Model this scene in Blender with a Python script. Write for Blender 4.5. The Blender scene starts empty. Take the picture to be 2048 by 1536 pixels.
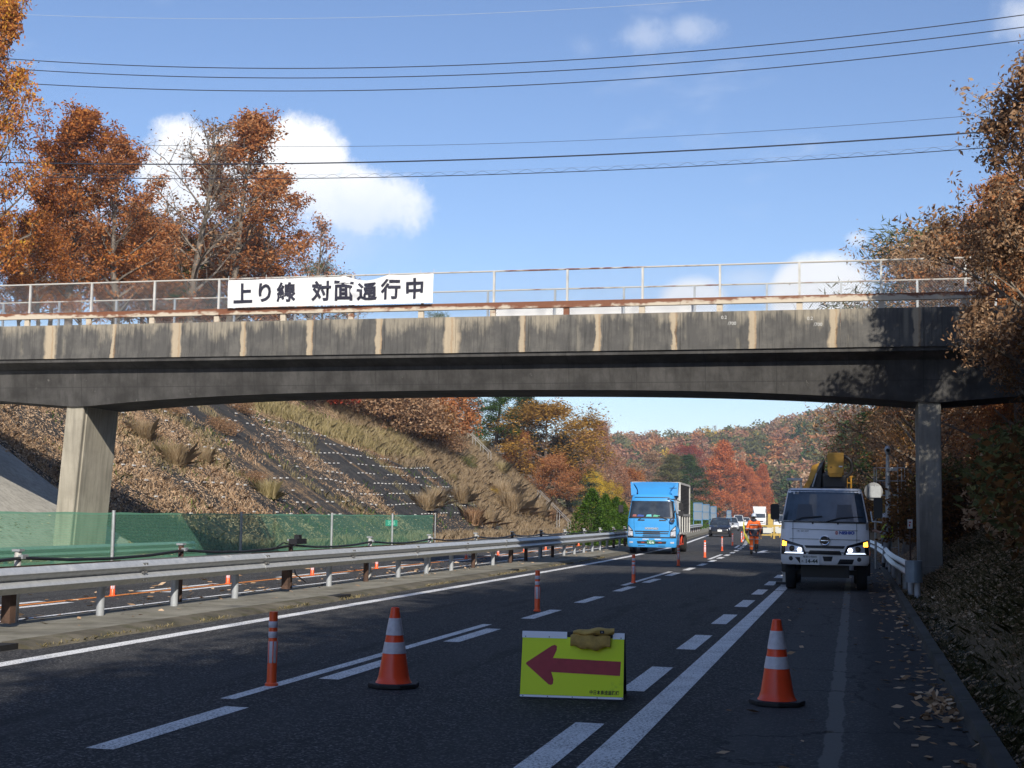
import bpy, math, random
import numpy as np
from mathutils import Vector, Matrix
R = math.radians
random.seed(7)
rng = np.random.default_rng(11)
scene = bpy.context.scene
COL = scene.collection

# ------------------------------------------------------------------ camera
FPX = 2750.0; EYE = 1.55
YAW = R(14); ROLL = math.atan(.0147); PITCH = math.atan(260*math.cos(ROLL)/FPX)
cF = Vector((-math.sin(YAW)*math.cos(PITCH), math.cos(YAW)*math.cos(PITCH), math.sin(PITCH)))
_r0 = Vector((math.cos(YAW), math.sin(YAW), 0)); _u0 = _r0.cross(cF)
cR = _r0*math.cos(ROLL) + _u0*math.sin(ROLL)
cU = cR.cross(cF)
cam_data = bpy.data.cameras.new("camera"); cam = bpy.data.objects.new("camera", cam_data); COL.objects.link(cam)
cam_data.sensor_width = 36; cam_data.lens = FPX/2048*36; cam_data.clip_end = 6000; cam_data.clip_start = .1
cam.matrix_world = Matrix(((cR.x, cU.x, -cF.x, 0), (cR.y, cU.y, -cF.y, 0), (cR.z, cU.z, -cF.z, EYE), (0, 0, 0, 1)))
scene.camera = cam

def ray(x, y):
    return cF + cR*((x-1024)/FPX) + cU*((768-y)/FPX)
def gz(x, y, z=0.0):                      # the place on level z that a surveyed bearing points at
    d = ray(x, y); t = (z-EYE)/d.z; return Vector((0, 0, EYE)) + d*t
def gY(x, y, Y):
    d = ray(x, y); return Vector((0, 0, EYE)) + d*(Y/d.y)

# ------------------------------------------------------------------ light
SUN_EL = R(32.2); SUN_AZ = R(26)          # the sun stands behind the viewer, 26 degrees to the right
sd = Vector((-math.sin(SUN_AZ)*math.cos(SUN_EL), math.cos(SUN_AZ)*math.cos(SUN_EL), -math.sin(SUN_EL)))
sun_data = bpy.data.lights.new("sun", 'SUN'); sun_data.energy = 4.3; sun_data.angle = R(.55); sun_data.color = (1, .93, .82)
sun = bpy.data.objects.new("sun", sun_data); COL.objects.link(sun)
sun.rotation_euler = sd.to_track_quat('-Z', 'Y').to_euler(); sun.location = (20, -40, 40)

class NT:                                   # small writer for node trees
    def __init__(s, tree):
        s.t = tree; s.n = tree.nodes; s.l = tree.links; s.n.clear()
    def new(s, ty, **kw):
        n = s.n.new(ty)
        for k, v in kw.items():
            if hasattr(n, k) and not k.startswith('i_'): setattr(n, k, v)
        return n
    def put(s, sock, v):
        if hasattr(v, 'node') or isinstance(v, bpy.types.NodeSocket): s.l.new(v, sock)
        else: sock.default_value = v
    def math(s, op, a, b=None, c=None, clamp=False):
        n = s.n.new('ShaderNodeMath'); n.operation = op; n.use_clamp = clamp
        s.put(n.inputs[0], a)
        if b is not None: s.put(n.inputs[1], b)
        if c is not None: s.put(n.inputs[2], c)
        return n.outputs[0]
    def vmath(s, op, a, b=None, scale=None):
        n = s.n.new('ShaderNodeVectorMath'); n.operation = op
        s.put(n.inputs[0], a)
        if b is not None: s.put(n.inputs[1], b)
        if scale is not None: s.put(n.inputs['Scale'], scale)
        return n.outputs['Value'] if op in ('DOT_PRODUCT', 'LENGTH') else n.outputs[0]
    def noise(s, vec, scale, detail=4, rough=.55, dist=0, out='Fac'):
        n = s.n.new('ShaderNodeTexNoise'); s.put(n.inputs['Vector'], vec)
        n.inputs['Scale'].default_value = scale; n.inputs['Detail'].default_value = detail
        n.inputs['Roughness'].default_value = rough; n.inputs['Distortion'].default_value = dist
        return n.outputs[out]
    def ramp(s, fac, stops, interp='LINEAR'):
        n = s.n.new('ShaderNodeValToRGB'); s.put(n.inputs[0], fac); cr = n.color_ramp; cr.interpolation = interp
        while len(cr.elements) < len(stops): cr.elements.new(.5)
        for e, (p, c) in zip(cr.elements, stops):
            e.position = p; e.color = (c, c, c, 1) if isinstance(c, (int, float)) else (*c, 1)
        return n.outputs[0]
    def mix(s, fac, a, b, mode='MIX'):
        n = s.n.new('ShaderNodeMix'); n.data_type = 'RGBA'; n.blend_type = mode
        s.put(n.inputs[0], fac); s.put(n.inputs[6], a if not isinstance(a, tuple) else (*a[:3], 1)); s.put(n.inputs[7], b if not isinstance(b, tuple) else (*b[:3], 1))
        return n.outputs[2]
    def sep(s, v):
        n = s.n.new('ShaderNodeSeparateXYZ'); s.put(n.inputs[0], v); return n.outputs
    def comb(s, x, y, z):
        n = s.n.new('ShaderNodeCombineXYZ'); s.put(n.inputs[0], x); s.put(n.inputs[1], y); s.put(n.inputs[2], z); return n.outputs[0]
    def smooth(s, v, a, b):
        n = s.n.new('ShaderNodeMapRange'); n.interpolation_type = 'SMOOTHSTEP'; s.put(n.inputs[0], v)
        n.inputs[1].default_value = a; n.inputs[2].default_value = b; return n.outputs[0]

world = bpy.data.worlds.new("World"); scene.world = world; world.use_nodes = True
w = NT(world.node_tree)
sky = w.new('ShaderNodeTexSky', sky_type='NISHITA', sun_disc=False, sun_elevation=SUN_EL, sun_rotation=math.pi-SUN_AZ)
sky.air_density = 1.0; sky.dust_density = .45; sky.ozone_density = 3.0; sky.altitude = 200
geo = w.new('ShaderNodeTexCoord'); D = w.vmath('NORMALIZE', geo.outputs['Generated'])
dx, dy, dz = w.sep(D)
AZ = w.math('MULTIPLY', w.math('ARCTAN2', dx, dy), 57.29578); EL = w.math('MULTIPLY', w.math('ARCSINE', dz), 57.29578)
n1 = w.noise(D, 11, 7, .6); n2 = w.noise(D, 38, 8, .68); n3 = w.noise(w.vmath('MULTIPLY', D, (1, 1, 3)), 6, 5, .6)
edge = w.math('ADD', w.math('MULTIPLY', w.math('SUBTRACT', n1, .5), 1.7), w.math('MULTIPLY', w.math('SUBTRACT', n2, .5), 1.05))
def cloud(az, el, ra, re, soft=.5, amp=1.0):
    a = w.math('DIVIDE', w.math('SUBTRACT', AZ, az), ra); e = w.math('DIVIDE', w.math('SUBTRACT', EL, el), re)
    r2 = w.math('ADD', w.math('MULTIPLY', a, a), w.math('MULTIPLY', e, e))
    v = w.math('SUBTRACT', w.math('ADD', 1.0, w.math('MULTIPLY', edge, amp)), w.math('SQRT', r2))
    return w.smooth(v, 0.0, soft)
def at_sky(x, y):
    d = ray(x, y).normalized(); return math.degrees(math.atan2(d.x, d.y)), math.degrees(math.asin(d.z))
lay = []
for x, y, ra, re, soft, amp, den in (
    (600, 350, 2.9, 2.6, .38, .75, 1), (720, 400, 3.5, 2.1, .42, .75, 1), (400, 340, 3.2, 2.3, .35, .7, .95), (640, 480, 5.0, 2.6, 1.5, .5, 1.0),
    (1645, 592, 2.5, 2.0, .35, .3, 1), (1385, 600, 1.6, 1.2, .5, .35, .85), (1380, 60, 1.6, .8, 1.2, 1.5, .3), (2060, 30, 2.2, 1.3, .9, .9, .5),
    (1715, 478, .6, .4, .8, .6, .5), (1500, 560, 2.0, .8, 1.2, .7, .35), (1300, 70, 2.0, .9, 1.2, 1.6, .3), (150, 400, 3.5, 2.0, .9, .8, .6), (1170, 95, 1.0, .7, 1.3, 1, .12)):
    a, e = at_sky(x, y); c = cloud(a, e, ra, re, soft, amp); lay.append(w.math('MULTIPLY', c, den))
m = lay[0]
for c in lay[1:]: m = w.math('MAXIMUM', m, c)
veil = w.math('MULTIPLY', w.smooth(n3, .56, .85), .28)
far_c = w.math('MULTIPLY', w.math('MULTIPLY', w.smooth(n1, .58, .7), w.smooth(w.math('ABSOLUTE', w.math('ADD', AZ, 14)), 26, 34)), w.smooth(EL, 2, 8))
m = w.math('MAXIMUM', w.math('MAXIMUM', m, veil), far_c)
_, ec = at_sky(640, 470)
lit = w.smooth(w.math('ADD', w.math('SUBTRACT', EL, ec), w.math('MULTIPLY', w.math('SUBTRACT', n1, .5), 5)), -1.6, 3.0)
lit = w.math('MAXIMUM', lit, w.math('MULTIPLY', w.smooth(AZ, -13, -8), .85)); ccol = w.mix(lit, (4.3, 5.4, 7.6), (7.9, 8.0, 8.2))
skyc = w.mix(1.0, sky.outputs[0], (.95, .95, 1.04), 'MULTIPLY')
bg = w.new('ShaderNodeBackground'); w.put(bg.inputs[0], w.mix(m, skyc, ccol)); bg.inputs[1].default_value = .1
wo = w.new('ShaderNodeOutputWorld'); w.l.new(bg.outputs[0], wo.inputs[0])

scene.view_settings.view_transform = 'Standard'; scene.view_settings.look = 'None'; scene.view_settings.gamma = 1
scene.view_settings.exposure = 0.5; scene.view_settings.use_curve_mapping = False
scene.cycles.max_bounces = 6; scene.cycles.transparent_max_bounces = 12; scene.cycles.use_denoising = True
scene.cycles.sample_clamp_indirect = 4

# ------------------------------------------------------------------ materials
MATS = {}
def mat(name, col=(.5, .5, .5), rough=.6, metal=0, spec=.5, vary=.0, vscale=3, bump=0, bscale=40, emit=None, estr=0, coat=0, fn=None):
    if name in MATS: return MATS[name]
    m = bpy.data.materials.new(name); m.use_nodes = True; t = NT(m.node_tree)
    b = t.new('ShaderNodeBsdfPrincipled'); o = t.new('ShaderNodeOutputMaterial'); t.l.new(b.outputs[0], o.inputs[0])
    b.inputs['Base Color'].default_value = (*col, 1); b.inputs['Roughness'].default_value = rough; b.inputs['Metallic'].default_value = metal
    b.inputs['Specular IOR Level'].default_value = spec; b.inputs['Coat Weight'].default_value = coat
    tc = t.new('ShaderNodeTexCoord'); ob = tc.outputs['Object']
    if vary:
        n = t.noise(ob, vscale, 5, .6)
        c = t.mix(t.ramp(n, [(.3, 0), (.7, 1)]), tuple(x*(1-vary) for x in col), tuple(min(1, x*(1+vary)) for x in col))
        t.put(b.inputs['Base Color'], c)
    if bump:
        bn = t.new('ShaderNodeBump'); bn.inputs['Strength'].default_value = bump; bn.inputs['Distance'].default_value = .02
        t.put(bn.inputs['Height'], t.noise(ob, bscale, 4, .6)); t.l.new(bn.outputs[0], b.inputs['Normal'])
    if emit: b.inputs['Emission Color'].default_value = (*emit, 1); b.inputs['Emission Strength'].default_value = estr
    if fn: fn(t, b, ob)
    MATS[name] = m; return m

def setbump(t, b, h, strength=.5, dist=.01):
    bn = t.new('ShaderNodeBump'); bn.inputs['Strength'].default_value = strength; bn.inputs['Distance'].default_value = dist
    t.put(bn.inputs['Height'], h); t.l.new(bn.outputs[0], b.inputs['Normal'])

# ------------------------------------------------------------------ mesh helpers
def tag(o, label=None, cat=None, group=None, kind=None):
    if label: o['label'] = label
    if cat: o['category'] = cat
    if group: o['group'] = group
    if kind: o['kind'] = kind
    return o
def empty(name, loc=(0, 0, 0), rz=0, label=None, cat=None, group=None, scale=1):
    o = bpy.data.objects.new(name, None); COL.objects.link(o); o.location = loc; o.rotation_euler = (0, 0, rz); o.scale = (scale,)*3
    o.empty_display_size = .2
    return tag(o, label, cat, group)
class MB:
    def __init__(s): s.v = []; s.f = []; s.m = []; s.sm = []
    def add(s, vs, fs, mi=0, smooth=False):
        k = len(s.v); s.v += [tuple(v) for v in vs]; s.f += [tuple(i+k for i in f) for f in fs]; s.m += [mi]*len(fs); s.sm += [smooth]*len(fs); return s
    def box(s, x0, x1, y0, y1, z0, z1, mi=0):
        v = [(x0, y0, z0), (x1, y0, z0), (x1, y1, z0), (x0, y1, z0), (x0, y0, z1), (x1, y0, z1), (x1, y1, z1), (x0, y1, z1)]
        return s.add(v, [(0, 3, 2, 1), (4, 5, 6, 7), (0, 1, 5, 4), (1, 2, 6, 5), (2, 3, 7, 6), (3, 0, 4, 7)], mi)
    def cbox(s, cx, cy, cz, sx, sy, sz, mi=0): return s.box(cx-sx/2, cx+sx/2, cy-sy/2, cy+sy/2, cz-sz/2, cz+sz/2, mi)
    def rbox(s, x0, x1, y0, y1, z0, z1, r, mi=0, n=4, axis='y'):   # box with rounded corners round one axis
        a0, a1, b0, b1 = {'y': (x0, x1, z0, z1), 'z': (x0, x1, y0, y1), 'x': (y0, y1, z0, z1)}[axis]
        pts = []
        for cx, cy, st in ((a1-r, b1-r, 0), (a0+r, b1-r, 90), (a0+r, b0+r, 180), (a1-r, b0+r, 270)):
            for i in range(n+1):
                t = R(st+90*i/n); pts.append((cx+r*math.cos(t), cy+r*math.sin(t)))
        return s.prism(pts, {'y': (y0, y1), 'z': (z0, z1), 'x': (x0, x1)}[axis], axis, mi)
    def prism(s, pts, ext, axis='y', mi=0, smooth=False):
        n = len(pts); f = {'y': lambda p, e: (p[0], e, p[1]), 'z': lambda p, e: (p[0], p[1], e), 'x': lambda p, e: (e, p[0], p[1])}[axis]
        v = [f(p, ext[0]) for p in pts]+[f(p, ext[1]) for p in pts]
        s.add(v, [(i, (i+1) % n, n+(i+1) % n, n+i) for i in range(n)], mi, smooth)
        k = len(s.v)-2*n; s.f += [tuple(k+i for i in range(n))[::-1], tuple(k+n+i for i in range(n))]; s.m += [mi, mi]; s.sm += [False]*2
        return s
    def tube(s, pts, rad, n=8, mi=0, cap=True, smooth=True):
        pts = [Vector(p) for p in pts]; rr = rad if isinstance(rad, (list, tuple)) else [rad]*len(pts); vs = []; up = None
        for i, p in enumerate(pts):
            d = (pts[min(i+1, len(pts)-1)]-pts[max(i-1, 0)]).normalized()
            if up is None: up = d.orthogonal().normalized()
            a = (up-d*up.dot(d)); a = a.normalized() if a.length > 1e-6 else d.orthogonal().normalized(); up = a; b = d.cross(a)
            for j in range(n):
                t = 2*math.pi*j/n; vs.append(p+(a*math.cos(t)+b*math.sin(t))*rr[i])
        fs = [(i*n+j, i*n+(j+1) % n, (i+1)*n+(j+1) % n, (i+1)*n+j) for i in range(len(pts)-1) for j in range(n)]
        s.add(vs, fs, mi, smooth)
        if cap and n > 2:
            k = len(s.v)-len(vs); s.f += [tuple(k+j for j in range(n))[::-1], tuple(k+len(vs)-n+j for j in range(n))]; s.m += [mi]*2; s.sm += [False]*2
        return s
    def lathe(s, prof, n=20, c=(0, 0, 0), axis='z', mi=0, smooth=True):
        vs = []
        for r, h in prof:
            for j in range(n):
                t = 2*math.pi*j/n; x, y = r*math.cos(t), r*math.sin(t)
                p = {'z': (x, y, h), 'y': (x, h, y), 'x': (h, x, y)}[axis]; vs.append((p[0]+c[0], p[1]+c[1], p[2]+c[2]))
        fs = [(i*n+j, i*n+(j+1) % n, (i+1)*n+(j+1) % n, (i+1)*n+j) for i in range(len(prof)-1) for j in range(n)]
        return s.add(vs, fs, mi, smooth)
    def loft(s, rings, mi=0, smooth=True, cap=True):
        n = len(rings[0]); vs = [p for r in rings for p in r]
        fs = [(i*n+j, i*n+(j+1) % n, (i+1)*n+(j+1) % n, (i+1)*n+j) for i in range(len(rings)-1) for j in range(n)]
        s.add(vs, fs, mi, smooth)
        if cap:
            k = len(s.v)-len(vs); s.f += [tuple(k+j for j in range(n))[::-1], tuple(k+len(vs)-n+j for j in range(n))]; s.m += [mi]*2; s.sm += [False]*2
        return s
    def quad(s, a, b, c, d, mi=0): return s.add([a, b, c, d], [(0, 1, 2, 3)], mi)
    def build(s, name, mats, parent=None, loc=None, rz=0, bevel=0, kind=None):
        me = bpy.data.meshes.new(name); me.from_pydata(s.v, [], s.f); mats = mats if isinstance(mats, (list, tuple)) else [mats]
        for m in mats: me.materials.append(m)
        me.polygons.foreach_set('material_index', s.m); me.polygons.foreach_set('use_smooth', s.sm)
        o = bpy.data.objects.new(name, me); COL.objects.link(o)
        if any(s.sm):
            try: me.set_sharp_from_angle(angle=R(40))
            except Exception: pass
        if parent: o.parent = parent
        if loc is not None: o.location = loc; o.rotation_euler = (0, 0, rz)
        if bevel:
            b = o.modifiers.new('bevel', 'BEVEL'); b.width = bevel; b.segments = 2; b.limit_method = 'ANGLE'; b.angle_limit = R(35)
        if kind: o['kind'] = kind
        me.update(); return o
def np_mesh(name, verts, faces, mats, parent=None, fmat=None):        # faces: (n, k) array
    me = bpy.data.meshes.new(name); nv, (nf, k) = len(verts), faces.shape
    me.vertices.add(nv); me.vertices.foreach_set('co', np.asarray(verts, np.float32).ravel())
    me.loops.add(nf*k); me.loops.foreach_set('vertex_index', faces.astype(np.int32).ravel())
    me.polygons.add(nf); me.polygons.foreach_set('loop_start', np.arange(0, nf*k, k, dtype=np.int32)); me.polygons.foreach_set('loop_total', np.full(nf, k, np.int32))
    for m in (mats if isinstance(mats, (list, tuple)) else [mats]): me.materials.append(m)
    if fmat is not None: me.polygons.foreach_set('material_index', np.asarray(fmat, np.int32))
    me.update(calc_edges=True)
    o = bpy.data.objects.new(name, me); COL.objects.link(o)
    if parent: o.parent = parent
    return o
def link_copy(o, parent=None):
    c = o.copy(); COL.objects.link(c); c.parent = parent; return c
def copy_tree(o, parent=None):
    c = link_copy(o, parent)
    for ch in list(o.children): copy_tree(ch, c)
    return c
def text_mesh(name, txt, size, material, parent=None, bold=0.0, squash=1, extrude=.002, sx=1.0):
    cu = bpy.data.curves.new(name, 'FONT'); cu.body = txt; cu.size = size; cu.align_x = 'CENTER'; cu.align_y = 'CENTER'; cu.offset = bold; cu.extrude = extrude
    cu.resolution_u = 3
    o = bpy.data.objects.new(name, cu); COL.objects.link(o)
    me = bpy.data.meshes.new_from_object(o.evaluated_get(bpy.context.evaluated_depsgraph_get()))
    bpy.data.objects.remove(o); bpy.data.curves.remove(cu)
    me.name = name; me.materials.clear(); me.materials.append(material)
    o = bpy.data.objects.new(name, me); COL.objects.link(o)
    if parent: o.parent = parent
    return o
def face_cam(o, x, y, z, rx=90, rz=0):          # lettering upright, read from -Y
    o.location = (x, y, z); o.rotation_euler = (R(rx), 0, R(rz)); return o
def off(Y):                                     # the road bends gently to the left
    if Y < 35: return 0.0
    if Y < 90: return -(Y-35)**2/1500
    return -(55**2/1500) - (Y-90)*.066
# ------------------------------------------------------------------ ground, roads, slopes
def ss(x, a, b):
    t = min(1, max(0, (x-a)/(b-a))); return t*t*(3-2*t)
def vnoise(X, Y, s, seed=0):
    r = np.random.default_rng(seed); G = r.random((64, 64)); x = np.asarray(X)/s; y = np.asarray(Y)/s
    xi = np.floor(x).astype(int); yi = np.floor(y).astype(int); fx = x-xi; fy = y-yi; fx = fx*fx*(3-2*fx); fy = fy*fy*(3-2*fy)
    g = lambda a, b: G[a % 64, b % 64]
    return (g(xi, yi)*(1-fx)+g(xi+1, yi)*fx)*(1-fy)+(g(xi, yi+1)*(1-fx)+g(xi+1, yi+1)*fx)*fy
def np_off(Y):
    Y = np.asarray(Y, float); return np.where(Y < 35, 0, np.where(Y < 90, -(Y-35)**2/1500, -(55**2/1500)-(Y-90)*.066))
def sst(x, a, b):
    t = np.clip((np.asarray(x, float)-a)/(b-a), 0, 1); return t*t*(3-2*t)
def terrain(X, Y):
    X = np.asarray(X, float); Y = np.asarray(Y, float); o = np_off(Y); x = X-o
    nz = vnoise(X, Y, 7, 3)*.5+vnoise(X, Y, 2.2, 4)*.16
    # left cutting: 1 in 1.55 up from x=-22.6
    crest = 9.2+7.5*sst(Y, 70, 135)
    zl = np.clip((-22.6-x)*.65*(1+.30*sst(Y, 82, 128)), 0, None); zl = np.where(zl > crest, crest+(zl-crest)*.12, zl)
    spur = 1-sst(Y, 138, 185); zl = zl*spur+ (1-spur)*np.clip((-30-x)*.09, 0, 9)
    zl = zl+np.where(zl > .5, (nz-.3)*.5, 0)
    # right cutting
    zr = np.clip((x-1.35)*.62, 0, None); zr = np.where(zr > 9, 9+(zr-9)*.15, zr); zr = zr+np.where(zr > .25, (nz-.3)*.35, 0)
    zr = zr*(1-.55*sst(Y, 190, 320))
    z = np.where(x < -22.6, zl, np.where(x > 1.35, zr, 0.0))
    # far wooded ridge closing the view
    ridge = (21.5+8*vnoise(X, Y, 120, 9)+9*sst(X, -150, 60))*sst(Y, 330, 620)
    z = z+ridge
    z = z-.06-.30*sst(x, -19.8, -21.2)*0
    return z
def soil(t, b, ob):
    n = t.noise(ob, .35, 6, .6); n2 = t.noise(ob, 9, 5, .7)
    c = t.ramp(t.math('ADD', t.math('MULTIPLY', n, .5), t.math('MULTIPLY', n2, .5)), [(.3, (.05, .04, .022)), (.5, (.15, .105, .06)), (.7, (.27, .19, .11))])
    t.put(b.inputs['Base Color'], c); setbump(t, b, n2, .8, .05)
m_soil = mat('dry_earth', rough=.95, spec=.1, fn=soil)
ys = np.concatenate([np.arange(-60, 140, 1.2), np.arange(140, 240, 4), np.arange(240, 800, 14), np.array([900, 1200, 1800, 2600])])
xs = np.concatenate([np.array([-1500, -900, -500]), np.arange(-360, -60, 14), np.arange(-60, 26, .9), np.arange(26, 240, 12), np.array([400, 700, 1200])])
GX, GY = np.meshgrid(xs, ys); GX2 = GX+np_off(GY)*sst(-np.abs(GX+10), -60, -40); GZ = terrain(GX2, GY)
V = np.stack([GX2, GY, GZ], -1).reshape(-1, 3); nx = len(xs); ii = np.arange(len(ys)-1)[:, None]*nx+np.arange(nx-1)[None]
F = np.stack([ii, ii+1, ii+nx+1, ii+nx], -1).reshape(-1, 4)
ground = np_mesh('terrain', V, F, m_soil); tag(ground, kind='structure'); ground.data.polygons.foreach_set('use_smooth', [True]*len(F))

YS = list(np.arange(-20, 35, 5))+list(np.arange(35, 130, 3))+list(np.arange(130, 420, 10))
def strip(name, x0, x1, z, m, y0=-20, y1=415, kind='structure', parent=None):
    yy = [y0]+[y for y in YS if y0 < y < y1]+[y1]; b = MB()
    vs = []
    for y in yy: vs += [(x0+off(y), y, z), (x1+off(y), y, z)]
    b.add(vs, [(2*i, 2*i+1, 2*i+3, 2*i+2) for i in range(len(yy)-1)])
    o = b.build(name, m, parent)
    if kind and not parent: o['kind'] = kind
    return o
def asphalt(t, b, ob):
    x, y, z = t.sep(ob); fl = t.comb(x, y, 0)
    v = t.new('ShaderNodeTexVoronoi'); t.put(v.inputs['Vector'], fl); v.inputs['Scale'].default_value = 62
    n = t.noise(fl, 34, 4, .8); big = t.noise(t.comb(x, t.math('MULTIPLY', y, .25), 0), .9, 5, .6); wheel = t.noise(t.comb(t.math('MULTIPLY', x, 1.0), t.math('MULTIPLY', y, .02), 0), 1.3, 3, .5)
    k = t.math('ADD', t.math('MULTIPLY', n, .55), t.math('MULTIPLY', t.sep(v.outputs['Color'])[0], .45))
    c = t.ramp(k, [(.25, (.006, .006, .007)), (.48, (.026, .026, .0275)), (.62, (.066, .065, .063)), (.75, (.30, .29, .28))])
    c = t.mix(t.math('MULTIPLY', big, .55), c, (.03, .03, .032)); c = t.mix(t.math('MULTIPLY', wheel, .25), c, (.05, .049, .048)); lx = t.math('MODULO', t.math('ADD', x, 18.15), 3.3); wt = t.math('MINIMUM', t.math('ABSOLUTE', t.math('SUBTRACT', lx, .82)), t.math('ABSOLUTE', t.math('SUBTRACT', lx, 2.48))); c = t.mix(t.math('MULTIPLY', t.math('SUBTRACT', 1.0, t.smooth(wt, .12, .42)), t.math('MULTIPLY', big, .55)), c, (.062, .061, .060)); oil = t.noise(t.comb(x, t.math('MULTIPLY', y, .12), 0), 2.3, 6, .75); c = t.mix(t.math('MULTIPLY', t.ramp(oil, [(.54, 0), (.62, 1)]), .55), c, (.012, .012, .013)); c = t.mix(t.math('MULTIPLY', t.ramp(oil, [(.30, 1), (.40, 0)]), .4), c, (.075, .073, .07))
    # patched shoulder: paler re-laid strip, dark seam, grey sealed joint
    s1 = t.smooth(t.math('ADD', x, t.math('MULTIPLY', t.math('SUBTRACT', t.noise(fl, 3, 4, .7), .5), .14)), -.88, -.84)
    c = t.mix(t.math('MULTIPLY', s1, .5), c, (.085, .084, .082))
    j = t.math('ABSOLUTE', t.math('ADD', t.math('ADD', x, .16), t.math('MULTIPLY', t.math('SUBTRACT', t.noise(fl, 1.7, 6, .7), .5), .12)))
    jt = t.math('MULTIPLY', t.math('SUBTRACT', 1.0, t.smooth(j, .055, .07)), t.math('GREATER_THAN', x, -1.2))
    c = t.mix(t.math('MULTIPLY', jt, .75), c, (.17, .165, .15))
    s2 = t.smooth(t.math('ADD', x, t.math('MULTIPLY', t.noise(fl, 1.2, 4, .6), .2)), 0.05, .35)
    c = t.mix(t.math('MULTIPLY', s2, .6), c, (.018, .018, .019))
    w_ = t.new('ShaderNodeTexVoronoi'); w_.feature = 'DISTANCE_TO_EDGE'; t.put(w_.inputs['Vector'], t.vmath('ADD', fl, t.vmath('SCALE', t.noise(fl, 1.5, 5, .7, out='Color'), scale=.8))); w_.inputs['Scale'].default_value = .45
    cr = t.math('MULTIPLY', t.math('SUBTRACT', 1.0, t.smooth(w_.outputs['Distance'], .002, .012)), t.math('MULTIPLY', t.math('GREATER_THAN', x, -1.1), .8))
    c = t.mix(cr, c, (.008, .008, .009))
    t.put(b.inputs['Base Color'], c); setbump(t, b, k, .75, .012)
m_asph = mat('asphalt', rough=.86, spec=.22, fn=asphalt)
road = strip('road', -9.6, .78, 0.0, m_asph)
def paint(col):
    def f(t, b, ob):
        x, y, z = t.sep(ob); fl = t.comb(x, y, 0); n = t.noise(fl, 42, 3, .85); n2 = t.noise(fl, 2.5, 5, .7)
        k = t.math('ADD', t.math('MULTIPLY', n, .85), t.math('MULTIPLY', n2, .22))
        t.put(b.inputs['Base Color'], t.ramp(k, [(.42, (.04, .04, .042)), (.48, tuple(c*.5 for c in col)), (.55, col)])); setbump(t, b, k, .3, .006)
    return f
m_white = mat('white_road_paint', rough=.7, fn=paint((.80, .80, .79))); m_orange = mat('orange_road_paint', rough=.7, fn=paint((.75, .24, .03)))
strip('road_edge_line', -8.27, -8.05, .004, m_white, -15, 400); strip('road_edge_line', -1.67, -1.45, .004, m_white, -15, 30.0)
strip('road_edge_line', -1.67, -1.45, .004, m_white, 30.2, 400)
lane = MB()
def dash(x0, x1, ya, yb, z=.004, b=None):
    (b or lane).quad((x0+off(ya), ya, z), (x1+off(ya), ya, z), (x1+off(yb), yb, z), (x0+off(yb), yb, z))
y = 0.15
while y < 190:
    dash(-4.84, -4.64, y, y+2.05); y += 4.0 
for ya, yb in ((10.6, 18.9), (30.6, 38.9), (51, 58), (70.5, 78.5), (90, 98)): dash(-5.08, -4.95, ya, yb, .0045)
y = 8.2-8
while y < 150: dash(-2.04, -1.82, y, y+2.05); y += 4.03
lane.build('lane_markings', m_white, kind='structure')
arrow = MB(); ax, ay = gz(1517, 1106).x, 61.5
arrow.add([(ax-.12, ay+2.2, .004), (ax+.12, ay+2.2, .004), (ax+.12, ay+5.5, .004), (ax-.12, ay+5.5, .004), (ax-.45, ay+2.2, .004), (ax, ay, .004), (ax+.45, ay+2.2, .004)], [(0, 1, 2, 3), (4, 5, 6)])
arrow.build('lane_arrow', m_white, kind='structure')
# far carriageway
strip('opposite_road', -20.6, -10.75, .0, m_asph)
strip('orange_centre_line', -12.86, -12.7, .004, m_orange, -15, 300)
ol = MB(); y = -2
while y < 200:
    dash(-12.6, -12.42, y, y+3.2, b=ol); dash(-13.12, -12.94, y, y+3.2, b=ol); y += 6.4
ol.build('opposite_lane_markings', m_white, kind='structure')
strip('opposite_edge_line', -11.25, -11.08, .004, m_white, -15, 400); strip('opposite_edge_line', -19.7, -19.5, .004, m_white, -15, 400)

def concrete(base, dark=.5, streak=True, moss=0.0, sc=1.0):
    def f(t, b, ob):
        x, y, z = t.sep(ob)
        n = t.noise(ob, 1.1*sc, 7, .65); fine = t.noise(ob, 38, 4, .7)
        c = t.mix(t.ramp(n, [(.35, 0), (.65, 1)]), tuple(k*dark for k in base), base)
        if streak:
            st = t.noise(t.comb(t.math('MULTIPLY', x, 5), t.math('MULTIPLY', y, 5), t.math('MULTIPLY', z, .35)), 1.4, 6, .7)
            c = t.mix(t.math('MULTIPLY', t.ramp(st, [(.45, 0), (.7, 1)]), .6), c, tuple(k*.35 for k in base))
        c = t.mix(t.math('MULTIPLY', t.math('SUBTRACT', fine, .4), .5), c, tuple(k*.4 for k in base))
        if moss: c = t.mix(t.math('MULTIPLY', t.ramp(t.noise(ob, 2.6, 6, .7), [(.5, 0), (.62, 1)]), moss), c, (.05, .052, .018))
        t.put(b.inputs['Base Color'], c); setbump(t, b, fine, .35, .01)
    return f
m_kerb = mat('kerb_concrete', rough=.9, spec=.2, fn=concrete((.175, .155, .115), .4, False, .6))
m_conc = mat('pale_concrete', rough=.85, spec=.2, fn=concrete((.40, .38, .33), .75))
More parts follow.
